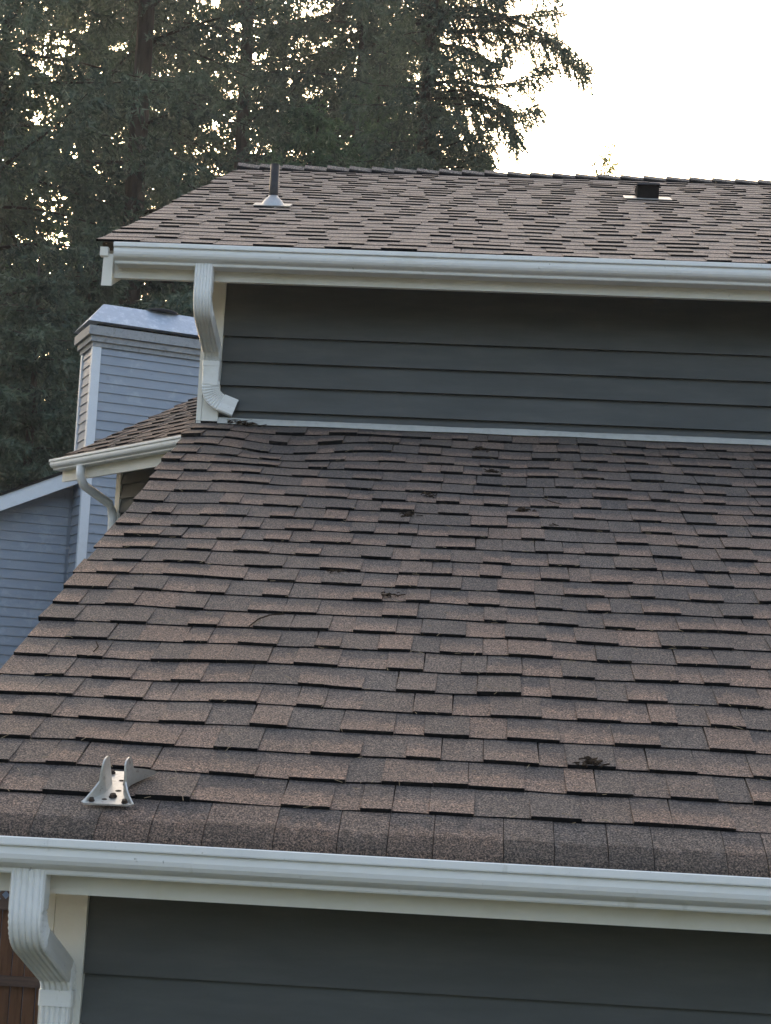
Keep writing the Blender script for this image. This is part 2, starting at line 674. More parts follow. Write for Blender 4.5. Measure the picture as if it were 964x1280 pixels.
def slab(b, x0, x1, fn, s0, s1, h0, h1):
    b.hexa([fn(x0, s0, h0), fn(x1, s0, h0), fn(x1, s1, h0), fn(x0, s1, h0),
            fn(x0, s0, h1), fn(x1, s0, h1), fn(x1, s1, h1), fn(x0, s1, h1)])


XU = 3.6
slab(dk, XR2 + .015, XU, upp, 0.0, UTOP - .02, -.045, -.012)


def uppback(x, s, h):
    p = upp(x, s, h)
    return (p[0], 2 * YR - p[1], p[2])


dk.hexa([uppback(XR2 + .015, 0, -.045), uppback(XR2 + .015, UTOP - .02, -.045), uppback(XU, UTOP - .02, -.045), uppback(XU, 0, -.045),
         uppback(XR2 + .015, 0, .004), uppback(XR2 + .015, UTOP - .02, .004), uppback(XU, UTOP - .02, .004), uppback(XU, 0, .004)])
upper_roof = dk.build('upper_roof', 'deck', house)
field = MB()
n = 0
s0 = -0.035
while s0 < UTOP - .05:
    xs = XR2 + rs.uniform(-.012, .010)
    for (x0, x1, thick) in course_tabs(xs, XU, .085, .19):
        hb = rs.uniform(.0080, .0105) if thick else rs.uniform(.0030, .0045)
        add_tab(field, upp, x0 + .0003, x1 - .0003, rs.uniform(-.004, .004), rs.uniform(-.004, .004), s0,
                min(s0 + E + .02, UTOP), hb, .0008, tone(), nx=1, ns=1)
    s0 += E * 0.985
fo = field.build('shingle_field', ['shingle_pale', 'asphalt'], upper_roof)
fo['kind'] = 'stuff'

# ridge caps
x = XR2 + .01
while x < XU:
    b = MB()
    b.use_tone = True
    w = 0.145
    rise = rs.uniform(.018, .024)
    tn = (rs.uniform(.2, .7), 0.2, rs.random(), 1)
    A = []
    for (xx, hh) in ((x - .008, rise), (x + w, .006)):
        A.append([upp(xx, UTOP - .045, hh * .85), upp(xx, UTOP - .010, hh + .002), (xx, YR, ZR + hh + .000), uppback(xx, UTOP - .010, hh + .002), uppback(xx, UTOP - .045, hh * .85)])
    Bt = [[(p[0], p[1], p[2] - .032) for p in r] for r in A]
    b.v = A[0] + A[1] + Bt[0] + Bt[1]
    b.vv = [0.2] * 20
    for i in range(4):
        b.f.append((i, i + 5, i + 6, i + 1)); b.m.append(1 if i == 0 else 0)
        b.f.append((10 + i, 11 + i, i + 1, i)); b.m.append(1)
        b.f.append((5 + i, 15 + i, 16 + i, 6 + i)); b.m.append(1)
    b.f.append((0, 10, 15, 5)); b.m.append(1)
    b.f.append((4, 9, 19, 14)); b.m.append(1)
    b.tone = [tn] * len(b.f)
    b.build('ridge_cap', ['shingle_pale', 'asphalt'], upper_roof)
    x += w

# ------------------------------------------------------------------ walls
XC1 = onY(75, 1115, YL_W)[0]                  # lower corner
XC1b = onY(114.0, 1118, YL_W)[0]
XC2 = onY(254, 510, YW)[0]
XC2b = onY(284.4, 353.4, YW)[0]
zfl = onY(580, 1146, YL_F)[2]                 # lower fascia bottom
zfu = 1.8317 + CAM_Z                          # upper fascia bottom
tfL = frame((0, YL_W, 0), 0.0)
tfU = frame((0, YW, 0), 0.0)

b = MB()
b.box(XC1 + .01, XEND, YL_W + .012, YL_W + .12, 0, zfl + .11)
b.box(XC1 + .012, XC1 + .10, YL_W + .125, YW, 0, zfl + .10)
lower_wall = b.build('lower_wall', 'siding', house)
zc = onY(580, 1242.5, YL_W)[2]
exl = zc - onY(141, 1279, YL_W)[2]
print('lower exposure', exl)
z = zc
bounds = []
while z > -0.02:
    bounds.append(z)
    z -= exl
zt = zfl + .084
prev = zt
for z in bounds:
    z_ = max(z, 0.0)
    if prev - z_ > .01:
        lap_board('siding_board', lower_wall, tfL, XC1b, XEND, z_, prev, 'siding')
    prev = z_
b = MB()
b.box(XC1, XC1b, YL_W - .032, YL_W + .009, 0.05, zfl + .083)
b.build('corner_board', 'white', lower_wall)
b = MB()
b.box(XC1 - .022, XC1 - .001, YL_W - .036, YL_W + .08, 0.05, zfl + .082)
b.build('corner_board', 'white', lower_wall)

b = MB()
zb = Z0 + (YW - Y0) * T
b.box(XC2 + .01, XU - .4, YW + .012, YW + .12, zb - .4, zfu + .14)
b.box(XC2 + .012, XC2 + .1, YW + .125, 2 * YR - YW, 0, zfu + .05)
b.box(XC2 + .012, XU - .4, 2 * YR - YW + .002, 2 * YR - YW + .1, 0, zfu + .05)
# gable triangle
n0 = len(b.v)
yb0, yb1 = YW + .125, 2 * YR - YW
for xx in (XC2 + .012, XC2 + .1):
    b.v += [(xx, yb0, zfu + .052), (xx, yb1, zfu + .052), (xx, YR, ZR - .09)]
b.f += [(n0, n0 + 2, n0 + 1), (n0 + 3, n0 + 4, n0 + 5), (n0, n0 + 1, n0 + 4, n0 + 3), (n0 + 1, n0 + 2, n0 + 5, n0 + 4), (n0 + 2, n0, n0 + 3, n0 + 5)]
b.m += [0] * 5
upper_wall = b.build('upper_wall', 'siding', house)
zs = [1.4492 + CAM_Z - 0.112, 1.4492 + CAM_Z, 1.556 + CAM_Z, 1.6700 + CAM_Z, zfu + .114]
zs = [zb - .02] + zs
for a, c in zip(zs[:-1], zs[1:]):
    lap_board('siding_board', upper_wall, tfU, XC2b, XU - .4, a, c, 'siding')
b = MB()
b.box(XC2, XC2b, YW - .032, YW + .009, zb - .03, zfu + .113)
b.build('corner_board', 'white', upper_wall)
b = MB()
b.box(XC2 - .022, XC2 - .001, YW - .036, YW + .1, zb - .03, zfu + .112)
b.build('corner_board', 'white', upper_wall)

# wall-base flashing, a bent strip with an uneven painted edge
b = MB()
rings = []
xx = XC2b + .002
while xx < XU - .4:
    q = min(1.0, max(0.0, (xx - XC2b) / 0.5))
    wv = .006 * mnoise.noise(Vector((xx * 3.1, 1, 4))) + .003 * mnoise.noise(Vector((xx * 11, 4, 4)))
    zt_ = zb + .020 + wv * .6 - .004 * (1 - q)
    sx = (YW - Y0) / CA
    dz = sag(xx, sx - .03) * .8
    rings.append([(xx, YW - .030, zb + .016 + wv * .5), (xx, YW - .040, zb + .008 + wv * .6 + dz), (xx, YW - .048, zb - .004 + wv * .4 + dz),
                  (xx, YW - .053 - wv * .5, zb - .013 + dz), (xx, YW - .018, zb - .020)])
    xx += .06
b.loft(rings)
b.build('flashing', 'flash', upper_wall)

# ------------------------------------------------------------------ fascia, soffit, gutters
rg = random.Random(5)


def fascia(name, x0, x1, yf, z0, z1):
    b = MB()
    b.box(x0, x1, yf, yf + .025, z0, z1)
    return b.build(name, 'white', house)


def soffit(x0, x1, y0, y1, z):
    b = MB()
    b.box(x0, x1, y0, y1, z, z + .012)
    return b.build('soffit', 'white', house)


fascia('fascia', XR1 + .015, XEND, YL_F, zfl, Z0 - (Y0 - YL_F) * T - .05)
soffit(XC1 + .03, XEND, YL_F + .027, YL_W + .010, zfl + .085)
fascia('fascia', XR2 + .055, XU - .2, YU_F, zfu, ZU0 - .055)
soffit(XC2 + .03, XU - .4, YU_F + .027, YW + .010, zfu + .115)

PROF = [(-.001, .070), (-.001, .001), (-.078, .000), (-.081, .004), (-.082, .011), (-.087, .0145), (-.098, .018), (-.108, .025),
        (-.114, .034), (-.1165, .044), (-.1155, .056), (-.1135, .060), (-.119, .0615), (-.1245, .063), (-.1255, .066), (-.1255, .0795),
        (-.123, .0815), (-.117, .0805), (-.116, .074)]


def gutter(x0, x1, yf, zbot, hs, parent, seed):
    b = MB()
    rings = []
    N = 46
    for i in range(N + 1):
        xx = x0 + (x1 - x0) * i / N
        w1 = .0022 * mnoise.noise(Vector((xx * 1.1, seed, .5)))
        w2 = .0016 * mnoise.noise(Vector((xx * 2.3, seed, 7.5)))
        rings.append([(xx, yf + p[0] * (yf_w / .1255) + (w2 if p[0] < -.05 else 0), zbot + p[1] * hs + w1) for p in PROF])
    b.loft(rings, closed=False)
    # end caps
    o = b.build('gutter', 'gutter', parent)
    for xx, sg in ((x0, -1), (x1, 1)):
        e = MB()
        pr = [(yf + p[0] * (yf_w / .1255), zbot + p[1] * hs) for p in PROF[:17]]
        ra = [(xx - .0015, y, z) for y, z in pr]
        rb = [(xx + .0015, y, z) for y, z in pr]
        e.loft([ra, rb])
        e.build('end_cap', 'gutter', o)
    return o


yf_w = YL_F - YL_G
zbl = onY(580, 1123.5, YL_F - .08)[2]
gl = gutter(XR1 - .01, XEND, YL_F, zbl, (lipz - zbl) / .0815, house, 1.0)
yf_w = YU_F - YU_G
zlu = 1.9548 + CAM_Z
zbu = 1.8727 + CAM_Z
gu = gutter(onY(142.5, 305, YU_G)[0], XU - .2, YU_F, zbu, (zlu - zbu) / .0815, house, 3.0)
gu['label'] = 'long white gutter along the upper roof edge'
gl['label'] = 'long white gutter along the lower roof edge'
print('gutters', lipz, zbl, zlu, zbu, 'zend', zend, 'zB', zB)

# barge board at the upper roof's left rake
b = MB()
xb0, xb1 = onY(128.5, 340, YU_F - .02)[0], onY(141.5, 340, YU_F - .02)[0]
tp = lambda s, h: upp(xb0, s, h)
ya = YU_F - .035
zt_ = onY(135, 317.5, ya)[2]
zl_ = onY(135, 357, ya)[2]
L = YR - ya
b.hexa([(xb0, ya, zl_), (xb1, ya, zl_), (xb1, YR, zl_ + L * T), (xb0, YR, zl_ + L * T),
        (xb0 + .003, ya, zt_), (xb1 - .001, ya, zt_), (xb1 - .001, YR, zt_ + L * T), (xb0 + .003, YR, zt_ + L * T)])
b.build('barge_board', 'white', house)
b = MB()
b.box(xb0 - .012, xb0 + .022, ya - .01, ya + .02, onY(128, 320, ya)[2], onY(128, 309, ya)[2])
b.build('drip_block', 'white', house)
# lower rake board
b = MB()
b.hexa([low(XR1 + .022, -.1, -.17), low(XR1 + .045, -.1, -.17), low(XR1 + .045, LTOP - .12, -.17), low(XR1 + .022, LTOP - .12, -.17),
        low(XR1 + .022, -.1, -.07), low(XR1 + .045, -.1, -.07), low(XR1 + .045, LTOP - .12, -.07), low(XR1 + .022, LTOP - .12, -.07)])
b.build('barge_board', 'white', house)


# ------------------------------------------------------------------ downspouts
def section(w, d, flutes=True):
    """closed loop of (a across, b outward)"""
    hw, hd = w / 2, d / 2
    pts = []
    N = 40
    for i in range(N + 1):
        a = -hw + .004 + (w - .008) * i / N
        ph = (5 * i / N) % 1.0
        g = .0042 * math.exp(-((ph - .5) / .16) ** 2) if flutes else 0
        pts.append((a, hd - g))
    pts.append((hw, hd - .006))
    for q in ((.25, .0), (.5, -.0015), (.75, 0)):
        pts.append((hw + q[1], hd - .006 - (d - .012) * q[0]))
    pts.append((hw, -hd + .006))
    pts.append((hw - .005, -hd))
    pts.append((-hw + .005, -hd))
    pts.append((-hw, -hd + .006))
    for q in ((.25, 0), (.5, .0015), (.75, 0)):
        pts.append((-hw - q[1] * -1, -hd + .006 + (d - .012) * q[0]))
    pts.append((-hw, hd - .006))
    return pts


def arc_path(P, rads, step=.005):
    """2-D polyline with rounded corners -> list of (x, y, tx, ty, bend 0/1)"""
    out = []
    P = [np.array(p, float) for p in P]
    cur = P[0]
    for i in range(1, len(P)):
        if i < len(P) - 1:
            d1 = (P[i] - P[i - 1]) / np.linalg.norm(P[i] - P[i - 1])
            d2 = (P[i + 1] - P[i]) / np.linalg.norm(P[i + 1] - P[i])
            ang = math.acos(max(-1, min(1, d1 @ d2)))
            cut = rads[i - 1] * math.tan(ang / 2)
            a, c = P[i] - d1 * cut, P[i] + d2 * cut
        else:
            d1 = (P[i] - P[i - 1]) / np.linalg.norm(P[i] - P[i - 1])
            a = P[i]
        n = max(2, int(np.linalg.norm(a - cur) / .03))
        for k in range(n + 1):
            p = cur + (a - cur) * k / n
            out.append((p[0], p[1], d1[0], d1[1], 0))
        if i < len(P) - 1:
            n = max(4, int(rads[i - 1] * ang / step))
            for k in range(1, n):
                t = k / n
                # quadratic bezier approximates the bend
                p = (1 - t) ** 2 * a + 2 * t * (1 - t) * P[i] + t * t * c
                d = (1 - t) * d1 + t * d2
                d /= np.linalg.norm(d)
                out.append((p[0], p[1], d[0], d[1], (k % 2 + .001) * side_of(d1, d2)))
            cur = c
    return out


def side_of(d1, d2):
    return 1.0 if d1[0] * d2[1] - d1[1] * d2[0] > 0 else -1.0


def sweep(b, path, place, sec, crimp=.005, base=.75, caps=True):
    """place(p, q, a, bn) maps path point + section offsets to the world"""
    rings = []
    for (p, q, tx, ty, bd) in path:
        nx, ny = -ty, tx                      # section 'outward' direction in the path plane
        hw_ = max(abs(q[0]) for q in sec)
        hd_ = max(abs(q[1]) for q in sec)
        ring = []
        for (a, o) in sec:
            if bd:
                # the sheet is crimped on the inner side of a bend only
                inner = o / hd_ * (1 if bd > 0 else -1)
                wt = min(1.0, max(0.0, base + .9 * inner)) * abs(bd) * crimp
                a2 = a - (wt if a > 0 else -wt) * (1 if abs(a) > hw_ * .9 else 0)
                o2 = o - (wt if o > 0 else -wt) * (1 if inner > .5 else 0)
            else:
                a2, o2 = a, o
            ring.append(place(p + nx * o2, q + ny * o2, a2))
        rings.append(ring)
    b.loft(rings, True, caps)


SEC = section(.076, .058)
SEC2 = section(.081, .063, False)
# path plane: (outward distance from wall d, height z); the section's outward normal points away from the wall
xs_low = (onY(15.5, 1110, YL_F - .055)[0] + onY(60, 1110, YL_F - .055)[0]) / 2
zk1 = onY(37, 1166, YL_F - .055)[2]
zk2 = onY(80, 1216, YL_W - .04)[2]
zcol0, zcol1 = onY(80, 1256, YL_W - .04)[2], onY(80, 1236, YL_W - .04)[2]
b = MB()
dg = YL_W - (YL_F - .055)
pl = lambda d, z, a: (xs_low + a, YL_W - d, z)
path = arc_path([(dg, zbl + .012), (dg, zk1), (.040, zk2 - .004), (.040, zcol0 + .006)], [.075, .075])
sweep(b, path, pl, SEC, crimp=.007, base=1.0)
d1 = MB()
sweep(d1, [(.040, zcol0 + .02, 0, -1, 0), (.040, .12, 0, -1, 0)], pl, section(.072, .054))
dsl = d1.build('downspout', 'gutter', house)
dsl['label'] = 'ribbed white downspout below the lower gutter'
b.build('elbow', 'gutter', dsl)
b = MB()
sweep(b, [(.040, zcol1, 0, -1, 0), (.040, zcol0, 0, -1, 0)], pl, SEC2)
b.build('collar', 'gutter', dsl)

# upper one
xs_up = (onY(243.5, 345, YU_F - .055)[0] + onY(267.5, 345, YU_F - .055)[0]) / 2
zk1 = onY(256, 385, YU_F - .055)[2]
zk2 = onY(268, 441, YW - .04)[2]
zm = onY(267, 459, YW - .04)[2]
ze = onY(265, 483, YW - .04)[2]
dg = YW - (YU_F - .055)
pl = lambda d, z, a: (xs_up + a, YW - d, z)
b = MB()
path = arc_path([(dg, zbu + .012), (dg, zk1), (.044, zk2), (.044, zm - .004)], [.10, .07])
sweep(b, path, pl, SEC)
d1 = MB()
sweep(d1, [(.044, zm + .01, 0, -1, 0), (.044, ze + .0, 0, -1, 0)], pl, section(.074, .056, False))
dsu = d1.build('downspout', 'gutter', house)
dsu['label'] = 'short white downspout emptying onto the lower roof'
b.build('elbow', 'gutter', dsu)
b = MB()
sweep(b, [(.044, zm + .022, 0, -1, 0), (.044, zm, 0, -1, 0)], pl, section(.079, .061, False))
b.build('collar', 'gutter', dsu)
# outlet elbow turning to the right along the roof, a little outwards
b = MB()
ang = math.radians(9)
ca_, sa_ = math.cos(ang), math.sin(ang)
zo = ze + .006


def pl2(e, z, a):
    # e runs along the outlet direction; 'a' across it
    return (xs_up + e * ca_ - a * sa_ * 1.0, YW - .044 + e * sa_ + a * ca_ * -1.0 * -1, z)


p3 = arc_path([(0.0, zo + .012), (0.0, zo - .062), (.112, zo - .100)], [.085])
SECO = section(.060, .078)
sweep(b, p3, pl2, SECO, crimp=.0045, base=1.6, caps=False)
b.build('elbow', 'gutter', dsu)

# ------------------------------------------------------------------ roof fittings
# vent pipe with boot
N_up = (0, -SA, CA)
pb = onP(341, 259, upp(0, 0, 0), N_up)
ptop = onY(346, 206, pb[1])
b = MB()
b.tube([pb - np.array([0, 0, .03]), pb + np.array([0, 0, ptop[2] - pb[2]])], .0235, 16)
vp = b.build('vent_pipe', 'rubber', house, True)
vp['label'] = 'dark vent pipe standing on the upper roof'
b = MB()
for k in range(1):
    rings = []
    for (r, h) in ((.064, .0), (.062, .012), (.054, .030), (.042, .046), (.030, .056), (.024, .066)):
        rings.append([(pb[0] + r * math.cos(q), pb[1] + r * math.sin(q) * CA, pb[2] + h + r * math.sin(q) * SA * max(0, 1 - h / .05) - .006) for q in [2 * math.pi * j / 20 for j in range(20)]])
    b.loft(rings)
b.build('pipe_boot', 'lead', vp, True)


def plate(cx, s_lo, s_hi, hw, h0, h1, name, m, parent):
    b = MB()
    slab(b, cx - hw, cx + hw, upp, s_lo, s_hi, h0, h1)
    return b.build(name, m, parent)


spb = (pb[1] - (YU_F - .03)) / CA
plate(pb[0], spb - .060, spb + .05, .095, .010, .0145, 'flashing_plate', 'lead', vp)

# box vent
vb = onP(810, 251, upp(0, 0, 0), N_up)
sv = (vb[1] - (YU_F - .03)) / CA
wv_ = (onY(823.5, 240, vb[1])[0] - onY(796.5, 240, vb[1])[0]) / 2
hv = onY(810, 229, vb[1])[2] - vb[2]
b = MB()
slab(b, vb[0] - wv_ * 2.2, vb[0] + wv_ * 2.2, upp, sv - .025, sv + .12, .010, .0145)
rv = b.build('roof_vent', 'lead', house)
rv['label'] = 'small black box vent on the upper roof'
b = MB()
x0, x1, y0_, y1_ = vb[0] - wv_, vb[0] + wv_, vb[1] - .012, vb[1] + .15
zt_ = vb[2] + hv
b.hexa([(x0, y0_ + .02, vb[2] - .02), (x1, y0_ + .02, vb[2] - .02), (x1, y1_, vb[2] + .03), (x0, y1_, vb[2] + .03),
        (x0, y0_ + .005, zt_ - .012), (x1, y0_ + .005, zt_ - .012), (x1, y1_, zt_ - .002), (x0, y1_, zt_ - .002)])
b.build('vent_body', 'black', rv)
b = MB()
b.hexa([(x0 - .004, y0_ - .01, zt_ - .014), (x1 + .004, y0_ - .01, zt_ - .014), (x1 + .004, y1_ + .004, zt_ - .001), (x0 - .004, y1_ + .004, zt_ - .001),
        (x0, y0_ - .008, zt_ - .004), (x1, y0_ - .008, zt_ - .004), (x1, y1_, zt_ + .010), (x0, y1_, zt_ + .010)])
b.build('vent_hood', 'rubber', rv)

# ------------------------------------------------------------------ roof anchor bracket
N_lo = (0, -SA, CA)
bp = onP(135, 1007, low(0, 0, .012), N_lo)
sb = (bp[1] - Y0) / CA
anchor = thing('roof_anchor', 'galvanised steel roof anchor bracket with two upright ears bolted to the shingles', 'roof anchor')


def loc(a, s, h):
    p = low(bp[0] + a + .11 * max(0.0, s - .03), sb + s, h + .012)
    return p


LEN = .165


def halfw(s):
    t = s / LEN
    k = max(0.0, (.36 - t) / .36) if t < .5 else max(0.0, (t - .60) / .40)
    return .0200 + (.033 if t < .5 else .038) * k ** 1.25


b = MB()
N = 16
ra = []
for i in range(N + 1):
    s = LEN * i / N
    w = halfw(s)
    ra.append([loc(-w, s, 0), loc(w, s, 0), loc(w, s, .004), loc(-w, s, .004)])
b.loft(ra)
b.build('base_plate', 'galv', anchor)
for sg in (-1, 1):
    b = MB()
    rings = []
    N = 28
    for i in range(N + 1):
        s = LEN * i / N
        t = s / LEN
        w = halfw(s)
        lo_ = .004 + .036 * (min(1, t / .34) ** 1.3 if t < .47 else min(1, (1 - t) / .36) ** .8)
        q_ = min(1.0, abs((t - .47) / .17))
        h = lo_ + .036 * (1 - q_ ** 3) ** .6
        ring = []
        for q in (0, .35, .7, 1.0):
            ring.append((sg * (w - .001 + .004 * q), s, .003 + h * q))
        ring2 = [(p[0] + sg * .0035, p[1], p[2]) for p in reversed(ring)]
        rings.append([loc(*p) for p in ring + ring2])
    b.loft(rings)
    b.build('ear', 'galv', anchor)
for (a, s, r) in ((-.038, .012, .0055), (.036, .010, .0060), (.004, .035, .0075), (.012, .100, .0060), (-.036, .152, .0055), (.036, .152, .0055)):
    b = MB()
    rings = []
    for (rr, h) in ((r * 1.25, .0042), (r * 1.25, .006), (r, .0062), (r * .9, .0115)):
        rings.append([loc(a + rr * math.cos(q), s + rr * math.sin(q), h) for q in [2 * math.pi * j / 8 for j in range(8)]])
    b.loft(rings)
    b.build('bolt', 'rust', anchor)
for (a, s, r) in ((-.012, .022, .004), (.006, .066, .0045), (-.004, .118, .004)):
    b = MB()
    b.loft([[loc(a + r * 1.6 * math.cos(q), s + r * math.sin(q), h) for q in [2 * math.pi * j / 8 for j in range(8)]] for h in (.0035, .0046)])
    b.build('slot', 'rust', anchor)


# ------------------------------------------------------------------ litter on the lower roof
def clump(name, px, py, wpx, n, label, seed, tall=1.0):
    r = random.Random(seed)
    c = onP(px, py, low(0, 0, .008), N_lo)
    s = (c[1] - Y0) / CA
    w = wpx / FPX * np.linalg.norm(c - CP)
    b = MB()
    for i in range(n):
        a = r.gauss(0, .24) * w
        q = r.gauss(0, .12) * w
        h = r.uniform(.004, .010) + .16 * w * tall * max(0, 1 - (a / (.5 * w)) ** 2) * r.random()
        th = r.gauss(0, .6)
        L = r.uniform(.12, .42) * w
        rise = r.gauss(0, .12) * L
        d = (math.cos(th) * L / 2, math.sin(th) * L / 2)
        if r.random() < .55:                     # twig
            b.tube([low(c[0] + a - d[0], s + q - d[1], h + .003 - rise), low(c[0] + a, s + q, h + .005), low(c[0] + a + d[0], s + q + d[1], h + .003 + rise)], r.uniform(.0010, .0024), 4)
        else:                                    # curled leaf scrap
            wd = r.uniform(.05, .14) * w
            e = (-math.sin(th) * wd, math.cos(th) * wd)
            P = [(a - d[0], q - d[1], h), (a + e[0], q + e[1], h + r.uniform(0, .006)), (a + d[0], q + d[1], h + r.uniform(0, .008)), (a - e[0], q - e[1], h + r.uniform(-.002, .004))]
            P2 = [(p[0], p[1], p[2] + .0012) for p in P]
            b.hexa([low(c[0] + p[0], s + p[1], max(.003, p[2])) for p in P] + [low(c[0] + p[0], s + p[1], max(.003, p[2]) + .0012) for p in P2])
    o = b.build(name, 'debris')
    return tag(o, label, 'clump', 'clumps of leaf litter caught on the lower roof')


clump('debris_clump', 737, 956, 32, 40, 'largest brown clump of twigs and leaves, on the lower roof near its gutter', 1, 1.0)
clump('debris_clump', 615, 590, 20, 26, 'dark leaf scrap lying two courses below the wall flashing', 2, .6)
clump('debris_clump', 600, 562, 22, 22, 'grey-brown litter right beneath the wall flashing', 3, .8)
clump('debris_clump', 655, 638, 24, 26, 'flat dark leaf on mid-slope, beside a thin twig', 4, .5)
clump('debris_clump', 511, 644, 22, 22, 'small dark leaf scrap on the upper half of the lower roof', 5, .5)
clump('debris_clump', 536, 619, 20, 18, 'little litter patch higher up-slope than the small dark scrap', 6, .5)
clump('debris_clump', 488, 745, 30, 16, 'thin scatter of dark scraps in the middle of the lower roof', 7, .4)
clump('debris_clump', 420, 716, 22, 14, 'small litter flecks just up-slope of the thin mid-roof scatter', 8, .4)
clump('debris_clump', 303, 529, 46, 30, 'dark litter heaped under the mouth of the upper downspout', 9, .6)
clump('debris_clump', 692, 659, 16, 12, 'tiny litter fleck down-slope of the flat dark leaf', 10, .5)


def twig(pxs, rad, label, h=.016):
    b = MB()
    P = []
    for (x, y) in pxs:
        c = onP(x, y, low(0, 0, h), N_lo)
        P.append(np.array(low(c[0], (c[1] - Y0) / CA, h)))
    b.tube(P, rad, 5)
    return tag(b.build('twig', 'debris'), label, 'twig', 'twigs on the lower roof')


twig([(312, 782), (324, 772), (338, 767), (356, 766)], .0022, 'bent dark twig lying across shingles near the left rake')
twig([(678, 622), (690, 627), (702, 630)], .0016, 'short thin twig beside the flat dark leaf')
twig([(118, 812), (124, 806), (121, 800)], .0018, 'forked little twig close to the left rake, up-slope of the anchor')

# scattered dry needles and pale specks
b = MB()
rn = random.Random(21)
for i in range(850):
    xx = rn.uniform(-1.2, 1.6)
    ss = rn.uniform(-.05, LTOP - .2)
    n = math.floor(ss / E)
    if rn.random() < .3:
        ss = n * E - rn.uniform(.002, .02)
    th = rn.uniform(0, math.pi)
    L = rn.uniform(.006, .026)
    w = rn.uniform(.0005, .0009)
    h = .0135
    d = (math.cos(th) * L / 2, math.sin(th) * L / 2)
    e = (-math.sin(th) * w, math.cos(th) * w)
    b.hexa([low(xx - d[0], ss - d[1], h), low(xx + d[0], ss + d[1], h), low(xx + d[0] + e[0], ss + d[1] + e[1], h), low(xx - d[0] + e[0], ss - d[1] + e[1], h),
            low(xx - d[0], ss - d[1], h + .001), low(xx + d[0], ss + d[1], h + .001), low(xx + d[0] + e[0], ss + d[1] + e[1], h + .001), low(xx - d[0] + e[0], ss - d[1] + e[1], h + .001)])
o = b.build('dry_needles', 'needle')
tag(o, 'pale dry needles scattered over the lower roof shingles', 'needles')
o['kind'] = 'stuff'

# ------------------------------------------------------------------ angled wing with its own gutter, beyond the left wall
wing = thing('house_wing', 'angled charcoal wing with brown shingle roof and sloping-looking white gutter before the blue chimney', 'house')
A = onY(238, 541.5, 11.6)                    # gutter lip, near end
Bz = onZ(61, 574.5, A[2])                    # far end
print('wing', A, Bz, flush=True)
dirv = Bz - A
WL = np.linalg.norm(dirv[:2])
wang = math.atan2(dirv[1], dirv[0])
# local: u from near to far along the eave, w outward (towards the camera's left-front), z up
cu, su = math.cos(wang), math.sin(wang)


def tw(u, w, z):
    # outward is the left of u seen from above turned to the camera side
    return (A[0] + u * cu - w * su, A[1] + u * su + w * cu, z)


ow = 1.0
zl = A[2]
UN = -1.6
b = MB()
TW = 0.56
RUN = 3.2
b.hexa([tw(UN, -.09, zl - .035), tw(WL + .02, -.09, zl - .035), tw(WL + .02, -.09 - RUN, zl - .035 + RUN * TW), tw(UN, -.09 - RUN, zl - .035 + RUN * TW),
        tw(UN, -.09, zl - .005), tw(WL + .02, -.09, zl - .005), tw(WL + .02, -.09 - RUN, zl - .005 + RUN * TW), tw(UN, -.09 - RUN, zl - .005 + RUN * TW)])
wroof = b.build('wing_roof', 'deck', wing)
CAW = 1 / math.sqrt(1 + TW * TW)


def wfn(x, s, h):
    return tw(x, -.07 - s * CAW - 0 * h + h * TW * CAW, zl + .004 + s * TW * CAW + h * CAW)


b = MB()
s0 = -.03
while s0 < RUN / CAW - .1:
    xr_ = WL + .03 + rs.uniform(-.012, .012)
    for (x0, x1, thick) in course_tabs(UN, xr_, .1, .2):
        hb = rs.uniform(.012, .018) if thick else rs.uniform(.005, .008)
        # mirrored so that the faces look outwards
        add_tab(b, lambda x, s, h: wfn(-x, s, h), -x1 + .001, -x0 - .001, 0, 0, s0, s0 + E + .02, hb, .001, tone(), 1, 1)
    s0 += E
fo = b.build('shingle_field', ['shingle', 'asphalt'], wroof)
fo['kind'] = 'stuff'
# gutter
b = MB()
rings = []
for u in (UN, 0, WL * .5, WL - .01):
    rings.append([tw(u, -.125 - p[0], zl - .0815 * 1.0 + p[1]) for p in PROF])
b.loft(rings, closed=False)
wg = b.build('gutter', 'gutter', wing)
e = MB()
e.loft([[tw(WL - .012, -.125 - p[0], zl - .0815 + p[1]) for p in PROF[:17]], [tw(WL - .006, -.125 - p[0], zl - .0815 + p[1]) for p in PROF[:17]]])
e.build('end_cap', 'gutter', wg)
b = MB()
b.box(UN, WL - .03, -.150, -.127, zl - .165, zl - .05, tw)
b.build('fascia', 'white', wing)
b = MB()
b.box(UN, WL - .03, -.50, -.152, zl - .050, zl - .040, tw)
b.build('soffit', 'white', wing)
b = MB()
b.hexa([tw(WL - .028, -.13, zl - .165), tw(WL - .004, -.13, zl - .165), tw(WL - .004, -.13 - RUN + .1, zl - .165 + (RUN - .1) * TW), tw(WL - .028, -.13 - RUN + .1, zl - .165 + (RUN - .1) * TW),
        tw(WL - .028, -.13, zl - .05), tw(WL - .004, -.13, zl - .05), tw(WL - .004, -.13 - RUN + .1, zl - .05 + (RUN - .1) * TW), tw(WL - .028, -.13 - RUN + .1, zl - .05 + (RUN - .1) * TW)])
b.build('barge_board', 'white', wing)
# wall below
WW = -.50
